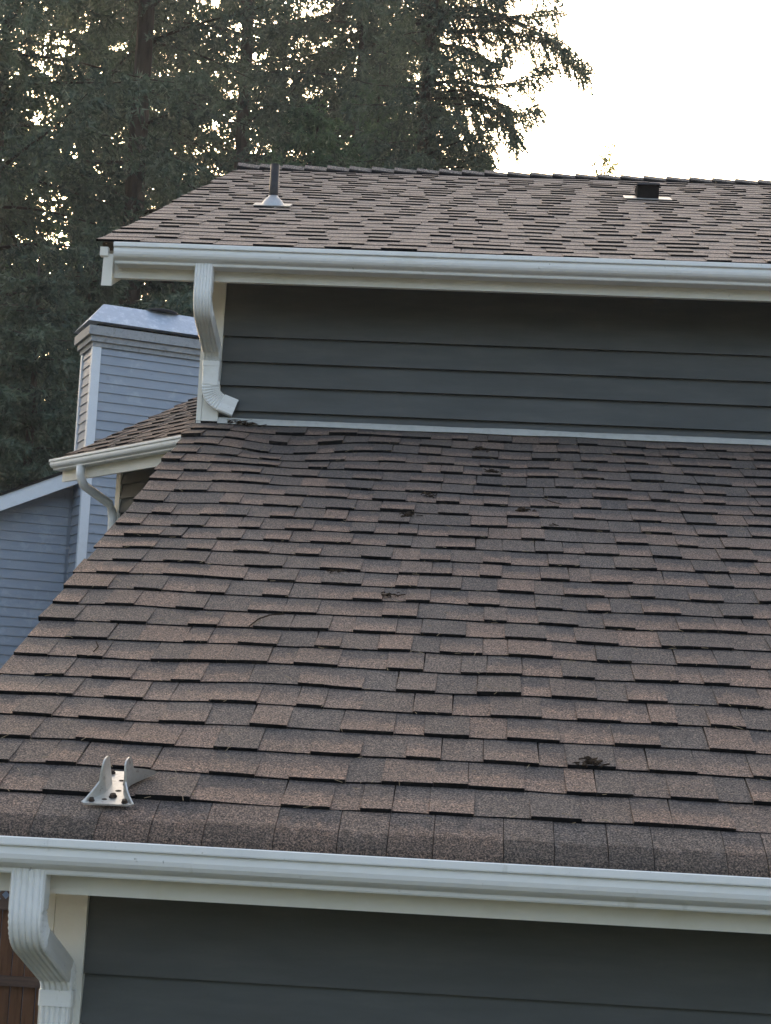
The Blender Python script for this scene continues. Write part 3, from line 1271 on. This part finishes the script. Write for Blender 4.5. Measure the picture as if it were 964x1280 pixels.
# far corner of the wall from the photograph's corner board
pc = onP(149, 600, tw(0, WW, 0), (-su, cu, 0))
uc = (pc[0] - A[0]) * cu + (pc[1] - A[1]) * su
b = MB()
b.box(UN, uc - .01, WW - .10, WW - .012, 0, zl - .036, tw)
b.box(uc - .10, uc - .012, WW - RUN + .2, WW - .105, 0, zl - .036, tw)
ww = b.build('wall', 'siding', wing)
tfw = lambda u, w, z: tw(u, WW + w, z)
z1 = zl - .051
while z1 > .05:
    z0_ = max(.0, z1 - .115)
    lap_board('siding_board', ww, tfw, UN, uc - .07, z0_, z1, 'siding')
    z1 = z0_
b = MB()
b.box(uc - .069, uc, -.004, .026, .02, zl - .052, tfw)
b.build('corner_board', 'white', ww)
# its round downspout
pa = onP(101, 588, tw(0, -.06, 0), (-su, cu, 0))
ua = (pa[0] - A[0]) * cu + (pa[1] - A[1]) * su
pe = onP(139, 645, tw(0, WW + .05, 0), (-su, cu, 0))
ue = (pe[0] - A[0]) * cu + (pe[1] - A[1]) * su
ue = min(ue, uc - .03)
za, ze_ = zl - .08, pe[2]
b = MB()
P = [(ua, -.06, za), (ua, -.06, za - .07), (ua, -.075, za - .11), (ua - (ua - ue) * .12, -.11, za - .15), (ua - (ua - ue) * .88, WW + .10, ze_ + .09), (ue, WW + .065, ze_ + .04), (ue, WW + .05, ze_ - .02), (ue, WW + .05, .15)]
b.tube([tw(*p) for p in P], .036, 12)
b.build('downspout', 'gutter', wing, True)

# ------------------------------------------------------------------ blue house with its chimney chase
blue = thing('blue_house', 'blue lap-sided house with white rake board and boxed chimney behind the angled wing', 'house')
a0 = onY(125.7, 455, 16.6)
a1 = onZ(252.7, 471.8, a0[2])
bang = math.atan2(a1[1] - a0[1], a1[0] - a0[0])
print('chimney', a0, a1, math.degrees(bang))
cu2, su2 = math.cos(bang), math.sin(bang)
c0 = onP(118.3, 435, a0, (su2, -cu2, 0))     # left edge of the corner board
tb = frame((c0[0], c0[1]), bang)             # u right along the front, w out towards the camera


def uz(px, py, w=0.0):
    """pixel -> (u, z) on the plane w of the chimney's frame"""
    O = np.array(tb(0, w, 0))
    p = onP(px, py, O, (su2, -cu2, 0))
    return (p[0] - c0[0]) * cu2 + (p[1] - c0[1]) * su2, p[2]


CW = 1.75                                    # chase width
_, zct = uz(122, 434)                        # underside of the mouldings
CD = 0.95
# depth of the left side from its visible width
pl_ = onP(107, 445, np.array(tb(0, 0, 0)), (cu2, su2, 0))
CD = abs((pl_[0] - c0[0]) * su2 - (pl_[1] - c0[1]) * cu2)
print('chase depth', CD, 'zct', zct)
CD = max(.5, min(1.2, CD))
b = MB()
b.box(.012, CW - .012, -CD + .012, -.012, 0, zct + .02, tb)
chim = b.build('chimney', 'blue', blue)
u_, zl0 = uz(125.7, 455)
u_, zl1 = uz(125.7 - .8, 466.6)
exb = abs(zl0 - zl1)
print('blue exposure', exb)
z1 = zct
zb_ = zl0
while zb_ < zct - exb:
    zb_ += exb
ZBC = uz(100, 590)[1]
tside = lambda u, w, z: tb(-w, -u, z)        # left side of the chase: u runs back, w out to the left
CBW = uz(126.3, 435)[0]
while z1 > .3:
    if z1 - zb_ > .02:
        lap_board('siding_board', chim, tb, CBW, CW - .01, zb_, z1, 'blue', .016, .004)
        lap_board('siding_board', chim, lambda u, w, z: tside(CD - u, w, z), .06, CD - .05, zb_, z1, 'blue', .016, .004)
    z1 = zb_
    zb_ -= exb
b = MB()
b.box(-.024, CBW, -.004, .024, .1, zct, tb)
b.box(-.024, -.001, -.05, -.005, .1, zct, tb)
b.build('corner_board', 'bluetrim', chim)
b = MB()
b.box(-.024, -.001, -CD, -CD + .059, ZBC, zct, tb)
b.build('corner_board', 'bluetrim', chim)
# stepped mouldings under the cap
zc1 = uz(120, 407)[1]
H3 = (zc1 - zct)
for k, (o1, f0, f1) in enumerate(((.030, .0, .22), (.055, .225, .50), (.085, .505, .93))):
    b = MB()
    b.box(-o1, CW + o1, -CD - o1, o1, zct + H3 * f0, zct + H3 * f1, tb)
    b.build('moulding', 'trimgrey', chim)
b = MB()
b.box(.02, CW - .02, -CD + .02, -.02, zct + H3 * .935, zct + H3 * 1.2, tb)
b.build('cap_gap', 'black', chim)
# sheet-metal hood: hipped frustum
zt1 = uz(126, 380, -.22)[1]
o1, o2 = .10, -.20
zh0 = zct + H3 * 1.12
b = MB()
b.hexa([tb(-o1, o1, zh0), tb(CW + o1, o1, zh0), tb(CW + o1, -CD - o1, zh0), tb(-o1, -CD - o1, zh0),
        tb(-o2 * .55, -.20, zt1), tb(CW + o2 * .55, -.20, zt1), tb(CW + o2 * .55, -CD + .20, zt1), tb(-o2 * .55, -CD + .20, zt1)])
hood = b.build('chimney_hood', 'cap', chim)
# round spark arrestor behind the hood
b = MB()
cc = tb(CW * .42, -CD * .5, 0)
b.loft([[(cc[0] + r * math.cos(q), cc[1] + r * math.sin(q), zt1 + h) for q in [2 * math.pi * j / 20 for j in range(20)]] for (r, h) in ((.18, .0), (.18, .008), (.15, .020), (.09, .027), (.02, .030))])
b.build('flue_cap', 'rubber', chim, True)

# gable wall left of the chase, flush with its back
WB = -CD + .02
tg = lambda u, w, z: tb(u, WB + w, z)
# rake line measured on the plane of the rake board, 0.35 m proud of the wall
RO = .30
ra_u, ra_z = uz(0, 620, WB + RO)
rb_u, rb_z = uz(83, 591, WB + RO)
rc_u, rc_z = uz(0, 639.5, WB + RO)
sl_ = (rb_z - ra_z) / (rb_u - ra_u)
hgt = ra_z - rc_z
print('rake slope', sl_, hgt, ra_u)
U_L, U_A = -7.0, CW * .5
zr = lambda u: ra_z + (u - ra_u) * sl_
b = MB()
n0 = 0
b.v += [tg(U_L, -.10, 0), tg(U_A, -.10, 0), tg(U_A, -.10, zr(U_A) - .12), tg(U_L, -.10, zr(U_L) - .12),
        tg(U_L, -.012, 0), tg(U_A, -.012, 0), tg(U_A, -.012, zr(U_A) - .12), tg(U_L, -.012, zr(U_L) - .12)]
b.f += [(3, 2, 1, 0), (4, 5, 6, 7), (0, 1, 5, 4), (1, 2, 6, 5), (2, 3, 7, 6), (3, 0, 4, 7)]
b.m += [0] * 6
gw = b.build('gable_wall', 'blue', blue)
z1 = zr(-.02) - .10
z1 = zl0 - exb * math.ceil((zl0 - z1) / exb)
zt_ = z1 + exb
while z1 > .4:
    # each lap ends at the rake
    uL = max(U_L, (zt_ - ra_z) / sl_ + ra_u + .05) if sl_ > 0 else U_L
    uL = min(uL, -.08)
    lap_board('siding_board', gw, tg, uL, -.035, z1, zt_, 'blue', .016, .004)
    zt_ = z1
    z1 -= exb
b = MB()
b.hexa([tg(U_L, RO - .03, zr(U_L) - hgt), tg(-.03, RO - .03, zr(-.03) - hgt), tg(-.03, RO - .03, zr(-.03)), tg(U_L, RO - .03, zr(U_L)),
        tg(U_L, RO, zr(U_L) - hgt), tg(-.03, RO, zr(-.03) - hgt), tg(-.03, RO, zr(-.03)), tg(U_L, RO, zr(U_L))])
b.build('barge_board', 'bluetrim', blue)
b = MB()
b.hexa([tg(U_L, -5, zr(U_L) + .002), tg(-.03, -5, zr(-.03) + .002), tg(-.03, RO + .02, zr(-.03) + .002), tg(U_L, RO + .02, zr(U_L) + .002),
        tg(U_L, -5, zr(U_L) + .03), tg(-.03, -5, zr(-.03) + .03), tg(-.03, RO + .02, zr(-.03) + .03), tg(U_L, RO + .02, zr(U_L) + .03)])
b.hexa([tg(-.028, -5, zr(-.03) + .002), tg(U_A, -5, zr(U_A) + .002), tg(U_A, WB * 0 - .02, zr(U_A) + .002), tg(-.028, -.02, zr(-.03) + .002),
        tg(-.028, -5, zr(-.03) + .03), tg(U_A, -5, zr(U_A) + .03), tg(U_A, -.02, zr(U_A) + .03), tg(-.028, -.02, zr(-.03) + .03)])
b.hexa([tg(U_A + .002, -5, zr(U_A) + .002), tg(U_A + 4, -5, zr(U_A) - 4 * sl_), tg(U_A + 4, -.02, zr(U_A) - 4 * sl_), tg(U_A + .002, -.02, zr(U_A) + .002),
        tg(U_A + .002, -5, zr(U_A) + .03), tg(U_A + 4, -5, zr(U_A) - 4 * sl_ + .03), tg(U_A + 4, -.02, zr(U_A) - 4 * sl_ + .03), tg(U_A + .002, -.02, zr(U_A) + .03)])
b.build('roof', 'asphalt', blue)
b = MB()
b.hexa([tg(U_L, -.01, zr(U_L) - hgt + .02), tg(-.03, -.01, zr(-.03) - hgt + .02), tg(-.03, RO - .032, zr(-.03) - hgt + .02), tg(U_L, RO - .032, zr(U_L) - hgt + .02),
        tg(U_L, -.01, zr(U_L) - hgt + .035), tg(-.03, -.01, zr(-.03) - hgt + .035), tg(-.03, RO - .032, zr(-.03) - hgt + .035), tg(U_L, RO - .032, zr(U_L) - hgt + .035)])
b.build('soffit', 'bluetrim', blue)

# ------------------------------------------------------------------ fence
YF = 11.3
fence = thing('fence', 'brown stained board fence with lattice top behind the lower downspout', 'fence')
zf_rail = onY(20, 1131, YF)[2]
zf_low = onY(20, 1226, YF)[2]
rf = random.Random(3)
xx = -7.0
while xx < -2.35:
    w = rf.uniform(.082, .096)
    b = MB()
    b.box(xx, xx + w - .006, YF + rf.uniform(.0, .004), YF + .018, .03, zf_rail - .026 + rf.uniform(-.003, .003))
    b.build('board', 'fence', fence)
    xx += w
for zz in (zf_rail, zf_low, .3):
    b = MB()
    b.box(-7.0, -2.36, YF - .042, YF - .002, zz - .031, zz + .031)
    b.build('rail', 'rail', fence)
b = MB()
b.box(-7.0, -2.36, YF - .042, YF - .002, zf_rail + .27, zf_rail + .32)
b.build('rail', 'rail', fence)
b = MB()
for k in range(60):
    x0 = -7.2 + k * .085
    for sg, yo in ((1, -.018), (-1, -.030)):
        xa, xb_ = (x0, x0 + .235) if sg > 0 else (x0 + .235, x0)
        if min(xa, xb_) < -7 or max(xa, xb_) > -2.37:
            continue
        zz0, zz1 = zf_rail + .033, zf_rail + .268
        b.hexa([(xa - .014, YF + yo - .01, zz0), (xa + .014, YF + yo - .01, zz0), (xa + .014, YF + yo, zz0), (xa - .014, YF + yo, zz0),
                (xb_ - .014, YF + yo - .01, zz1), (xb_ + .014, YF + yo - .01, zz1), (xb_ + .014, YF + yo, zz1), (xb_ - .014, YF + yo, zz1)])
b.build('lattice', 'rail', fence)


# ------------------------------------------------------------------ conifers
def conifer_mesh(seed, H, z0, Lmax, whorl=.40, nb=5, twig_sp=.17, needles=9, nl=.12, nw=.030, droop=.28, extra=None, gap=.0, dens_top=1.0):
    """returns (crown verts, faces), (wood verts, faces) in local coordinates, trunk base at the origin"""
    R = np.random.RandomState(seed)
    branches = []
    z = z0
    while z < H - .3:
        fr = (z - z0) / (H - z0)
        nn = nb if R.rand() > .2 else nb + 1
        a0 = R.rand() * 6.28
        for k in range(nn):
            if R.rand() < gap:
                continue
            az = a0 + k * 6.283 / nn + R.normal(0, .25)
            L = Lmax * (1 - fr) ** .72 * R.uniform(.6, 1.15) + .2
            dr = droop * R.uniform(.6, 1.4)
            t = np.linspace(0, 1, 9)
            r = L * t
            zz = z + L * (.10 * t - dr * t ** 2 + .14 * t ** 4) + R.normal(0, .05)
            bend = R.normal(0, .12)
            P = np.stack([r * np.cos(az + bend * t), r * np.sin(az + bend * t), zz], 1)
            branches.append((P, L))
        z += whorl * R.uniform(.7, 1.3)
    for P in (extra or []):
        P = np.array(P, float)
        branches.append((P, np.linalg.norm(P[-1] - P[0])))
    cv, wv, wf = [], [], []
    for P, L in branches:
        # wood: thin triangular tube
        n = len(P)
        rad = np.linspace(.012 + .008 * L, .005, n)
        base = sum(len(x) for x in wv)
        d = np.gradient(P, axis=0)
        d /= np.linalg.norm(d, axis=1)[:, None] + 1e-9
        side = np.cross(d, [0, 0, 1.0])
        side /= np.linalg.norm(side, axis=1)[:, None] + 1e-9
        up = np.cross(side, d)
        ring = np.stack([P + side * rad[:, None], P - side * rad[:, None] * .5 + up * rad[:, None] * .9, P - side * rad[:, None] * .5 - up * rad[:, None] * .9], 1).reshape(-1, 3)
        wv.append(ring)
        for i in range(n - 1):
            for j in range(3):
                a, b_ = base + i * 3 + j, base + i * 3 + (j + 1) % 3
                wf.append((a, b_, b_ + 3, a + 3))
        # twigs
        m = max(4, int(L / twig_sp))
        t = np.linspace(.03, 1.0, m) + R.uniform(-.02, .02, m)
        t = np.clip(np.repeat(t, 3), 0, 1)
        sgn = np.tile([1, -1, 0], m)
        keep = R.rand(len(t)) > .12
        t, sgn = t[keep], sgn[keep]
        idx = t * (n - 1)
        i0 = np.minimum(idx.astype(int), n - 2)
        fr = (idx - i0)[:, None]
        B = P[i0] * (1 - fr) + P[i0 + 1] * fr
        D, Sd, Up = d[i0], side[i0], up[i0]
        M = len(t)
        ln = (.20 + .34 * (1 - np.abs(t - .45) * 1.1)) * R.uniform(.6, 1.25, M) * min(1.25, .45 + L * .25)
        td = D * R.uniform(.35, .8, M)[:, None] + Sd * (sgn * R.uniform(.6, 1.0, M))[:, None]
        td[:, 2] += np.where(sgn == 0, -R.uniform(.6, 1.8, M), -R.uniform(.05, .65, M))
        td /= np.linalg.norm(td, axis=1)[:, None]
        # needle clusters along every twig
        K = needles
        tt = np.linspace(.05, 1.0, K)[None, :, None]
        C = B[:, None, :] + td[:, None, :] * (ln[:, None, None] * tt)
        C[:, :, 2] -= (ln[:, None] * (tt[..., 0] ** 2) * .22)
        C = C.reshape(-1, 3)
        Q = len(C)
        nd_ = np.repeat(td, K, 0) * .75 + R.normal(0, .55, (Q, 3))
        nd_ /= np.linalg.norm(nd_, axis=1)[:, None]
        wd = np.cross(nd_, R.normal(0, 1, (Q, 3)))
        wd /= np.linalg.norm(wd, axis=1)[:, None] + 1e-9
        l_ = nl * R.uniform(.6, 1.4, Q)[:, None]
        w_ = nw * R.uniform(.6, 1.4, Q)[:, None]
        tri = np.stack([C - wd * w_ * .5, C + wd * w_ * .5, C + nd_ * l_ + wd * w_ * .1], 1)
        cv.append(tri.reshape(-1, 3))
    CV = np.concatenate(cv)
    WV = np.concatenate(wv)
    return CV, WV, wf


def tri_mesh(name, CV, m):
    me = bpy.data.meshes.new(name)
    nv = len(CV)
    me.vertices.add(nv)
    me.vertices.foreach_set('co', CV.astype(np.float32).ravel())
    me.loops.add(nv)
    me.loops.foreach_set('vertex_index', np.arange(nv, dtype=np.int32))
    me.polygons.add(nv // 3)
    me.polygons.foreach_set('loop_start', np.arange(0, nv, 3, dtype=np.int32))
    me.materials.append(MAT[m])
    me.update(calc_edges=True)
    return me


def trunk_mesh(H, r0, WV, wf, seed):
    R = random.Random(seed)
    b = MB()
    pts, rad = [], []
    for i in range(14):
        t = i / 13
        pts.append((.12 * math.sin(t * 5 + seed), .12 * math.cos(t * 4 + seed), -.1 + H * t))
        rad.append(r0 * (1 - t) ** .8 * (1.25 if i == 0 else 1) + .01)
    b.tube(pts, rad, 12)
    n0 = len(b.v)
    b.v += [tuple(p) for p in WV]
    b.f += [tuple(i + n0 for i in q) for q in wf]
    b.m += [0] * len(wf)
    me = bpy.data.meshes.new('trunk')
    me.from_pydata(b.v, [], b.f)
    me.materials.append(MAT['bark'])
    me.update()
    return me


KIND = {}


def kind(key, m, H, r0, **kw):
    CV, WV, wf = conifer_mesh(H=H, **kw)
    KIND[key] = (tri_mesh('crown', CV, m), trunk_mesh(H, r0, WV, wf, kw['seed']))


def tree(key, px, Y, label, rz=0.0, sc=1.0, name='fir_tree'):
    base = onY(px, 640, Y)
    t = thing(name, label, 'tree', 'conifers behind the house')
    t.location = (base[0], Y, 0)
    t.rotation_euler = (0, 0, rz)
    t.scale = (sc, sc, sc)
    for nm, me in zip(('crown', 'trunk'), KIND[key]):
        o = bpy.data.objects.new(nm, me)
        COL.objects.link(o)
        o.parent = t
    return t


NK = dict(needles=20, nl=.122, nw=.041)
kind('tall', 'fir', 27.0, .10, seed=1, z0=3.0, Lmax=4.6, whorl=.62, nb=5, gap=.10, droop=.30, twig_sp=.13, **NK)
kind('sparse', 'fir', 29.0, .25, seed=2, z0=5.0, Lmax=4.2, whorl=.70, nb=4, gap=.20, droop=.38, **NK)
kind('dense', 'fir2', 17.0, .22, seed=3, z0=.8, Lmax=3.8, whorl=.50, nb=6, droop=.22, twig_sp=.125, **NK)
kind('small', 'fir', 11.0, .15, seed=4, z0=.3, Lmax=3.2, whorl=.42, nb=6, droop=.25, twig_sp=.125, **NK)

tree('sparse', 147, 28.0, 'tall fir with a thick dark bare trunk rising behind the blue chimney', .3)
tree('tall', -45, 25.0, 'tall dense fir left of the thick bare trunk, over the blue gable', 1.1)
tree('sparse', 268, 39.0, 'slim distant fir with a thin dark trunk right of the thick trunk', 2.0, 1.12)
tree('tall', 60, 37.0, 'background fir between the thick bare trunk and the blue gable', 2.6, 1.1)
tree('tall', 420, 36.0, 'tall dark fir standing behind the vent pipe', 3.9, 1.12)
tree('dense', 365, 27.0, 'shorter bright green fir directly behind the vent pipe', .5, .80)
tree('small', 20, 21.0, 'low bushy conifer over the blue gable roof', .2, .82)
tree('dense', 205, 30.0, 'mid-height green fir behind the upper roof left end', 1.9, .72)
tree('small', 95, 24.0, 'low dark conifer directly left of the blue chimney', 2.2, .90)
tree('small', 480, 33.0, 'low conifer peeping over the ridge near the long-boughed fir', 4.0, 1.22)
tree('tall', 200, 44.0, 'far slim fir between the two bare trunks', 5.0, 1.1)
tree('dense', 455, 31.0, 'full green fir between the vent pipe and the long-boughed fir', 2.9, .93)
tree('dense', 530, 36.0, 'green fir behind the long boughs, low over the ridge', 1.2, .88)
tree('tall', 330, 43.0, 'far tall fir right of the slim thin-trunked fir', 5.6, 1.15)
tree('dense', 100, 34.0, 'green fir between the thick bare trunk and the low conifers', 5.2, .72)
tree('dense', 410, 40.0, 'green fir seen low between the vent pipe and the full green fir', 3.6, 1.0)
tree('dense', -60, 29.0, 'broad green fir at the far end of the blue gable roof', 2.3, .85)
tree('small', 255, 33.0, 'low conifer showing over the upper roof rake', 1.7, 1.15)
tree('tall', 130, 48.0, 'far tall fir hidden behind the thick bare trunk', 4.4, 1.2)
tree('tall', 450, 45.0, 'far tall fir left of the long-boughed fir', .9, 1.1)
tree('dense', -20, 33.0, 'green fir low between the far firs over the blue gable', 3.1, .95)
tree('dense', 290, 36.0, 'green fir filling the gap left of the vent pipe', 4.6, .92)
# the wood goes on round the back garden, behind the photographer
for k, (x, y, kk, sc) in enumerate(((-31, -14, 'dense', 1.0), (-21, 9, 'dense', 1.0), (-19, 18, 'tall', .8), (-23, 1, 'tall', .7), (-15, 26, 'dense', 1.0), (-24, -24, 'tall', .65), (-14, -29, 'dense', 1.05), (-5, -33, 'tall', .7), (4, -31, 'dense', 1.0),
                                    (13, -30, 'tall', .65), (22, -25, 'dense', 1.05), (30, -14, 'tall', .65))):
    t = tree(kk, 482, 30.0, 'fir in the wood behind the back garden', k * 1.3, sc)
    t.location = (x, y, 0)
    t['group'] = 'firs round the back garden'

# the fir at the edge of the sky, with its long boughs
YT = 27.0
tb_ = onY(515, 640, YT)


def bough(pxs, dy):
    out = []
    for i, (x, y) in enumerate(pxs):
        p = onY(x, y, YT + dy * i / (len(pxs) - 1))
        out.append((p[0] - tb_[0], p[1] - YT, p[2]))
    # resample to 9 points
    out = np.array(out)
    t = np.linspace(0, len(out) - 1, 9)
    i0 = np.minimum(t.astype(int), len(out) - 2)
    f_ = (t - i0)[:, None]
    return out[i0] * (1 - f_) + out[i0 + 1] * f_


boughs = []
for pxs in ([(520, 25), (575, 5), (625, 18), (665, 34), (700, 48), (735, 80)], [(520, 30), (570, 20), (620, 22), (660, 18), (695, 12)],
            [(560, 40), (600, 36), (640, 40), (680, 48), (705, 62), (728, 84)], [(520, 105), (570, 100), (610, 108), (640, 104), (662, 92), (680, 80)],
            [(520, 118), (575, 112), (615, 124), (645, 138), (668, 134)], [(520, 124), (580, 122), (620, 138), (640, 158), (645, 168)],
            [(520, 140), (570, 152), (598, 178), (612, 196)], [(520, 55), (570, 56), (600, 68), (615, 78), (634, 60)],
            [(520, 165), (560, 175), (590, 195), (600, 205)], [(520, 0), (560, -15), (600, -8), (625, 0)], [(520, -30), (580, -40), (640, -30), (690, -10)]):
    for dy, o in ((-.4, 0), (.35, 6)):
        boughs.append(bough([(x, y + o * i / 5) for i, (x, y) in enumerate(pxs)], dy))
kind('edge', 'fir', 25.0, .17, seed=9, z0=2.0, Lmax=1.75, whorl=.40, nb=5, droop=.28, extra=boughs, needles=20, twig_sp=.13, nl=.10, nw=.030)
tree('edge', 515, YT, 'fir with long boughs reaching out against the white sky', 0.0)

# a small broadleaf top just showing over the ridge
R = np.random.RandomState(77)


def sapling(px, py, Y, label, n, spread, hgt, seed):
    top = onY(px, py, Y)
    t = thing('young_tree', label, 'tree', 'young trees beyond the ridge')
    t.location = (top[0], Y, 0)
    R = np.random.RandomState(seed)
    tris = []
    wood = MB()
    wood.tube([(0, 0, 0), (.03, 0, top[2] * .5), (0, 0, top[2] - .1)], [.06, .04, .008], 6)
    for k in range(34):
        z0 = top[2] - hgt + hgt * .95 * R.rand()
        az = R.rand() * 6.28
        L = spread * R.uniform(.4, 1.0) * (1.15 - (z0 - top[2] + hgt) / hgt)
        e = np.array([math.cos(az) * L, math.sin(az) * L, L * R.uniform(.4, 1.1)])
        wood.tube([(0, 0, z0), tuple(np.array([0, 0, z0]) + e)], [.010, .004], 4)
        for q in range(n):
            c = np.array([0, 0, z0]) + e * R.uniform(.25, 1.05) + R.normal(0, .04, 3)
            a, b_ = R.normal(0, 1, 3), R.normal(0, 1, 3)
            a /= np.linalg.norm(a)
            b_ = np.cross(a, b_)
            b_ /= np.linalg.norm(b_)
            l_ = R.uniform(.05, .10)
            tris += [c - b_ * l_ * .28, c + b_ * l_ * .28, c + a * l_]
    o = bpy.data.objects.new('crown', tri_mesh('crown', np.array(tris), 'leaf'))
    COL.objects.link(o)
    o.parent = t
    w = wood.build('trunk', 'bark', t)
    return t


sapling(757, 186, 30.0, 'pale yellow-green treetop peeping over the ridge beside the box vent', 26, .8, 2.4, 5)
sapling(608, 203, 31.0, 'little leafy treetop over the ridge below the long boughs', 46, .8, 2.2, 6)

# ------------------------------------------------------------------ thin morning haze
hz = MB()
hz.box(-60, 60, -45, 75, -1.0, 36.0)
hm = bpy.data.materials.new('haze')
hm.use_nodes = True
hn = hm.node_tree
hn.nodes.clear()
pv = hn.nodes.new('ShaderNodeVolumePrincipled')
pv.inputs['Color'].default_value = (0.90, 0.95, 1.0, 1)
pv.inputs['Density'].default_value = 0.0010
pv.inputs['Anisotropy'].default_value = 0.3
ho = hn.nodes.new('ShaderNodeOutputMaterial')
hn.links.new(pv.outputs[0], ho.inputs['Volume'])
MAT['haze'] = hm
o = hz.build('haze', 'haze')
tag(o, 'thin pale morning haze between house and trees', 'haze')
o['kind'] = 'stuff'
tot = sum(len(k[0].polygons) + 2 * len(k[1].polygons) for k in KIND.values())
print('TREE TRIS', tot, flush=True)

for o in bpy.data.objects:
    if o.parent and 'category' in o:
        del o['category']
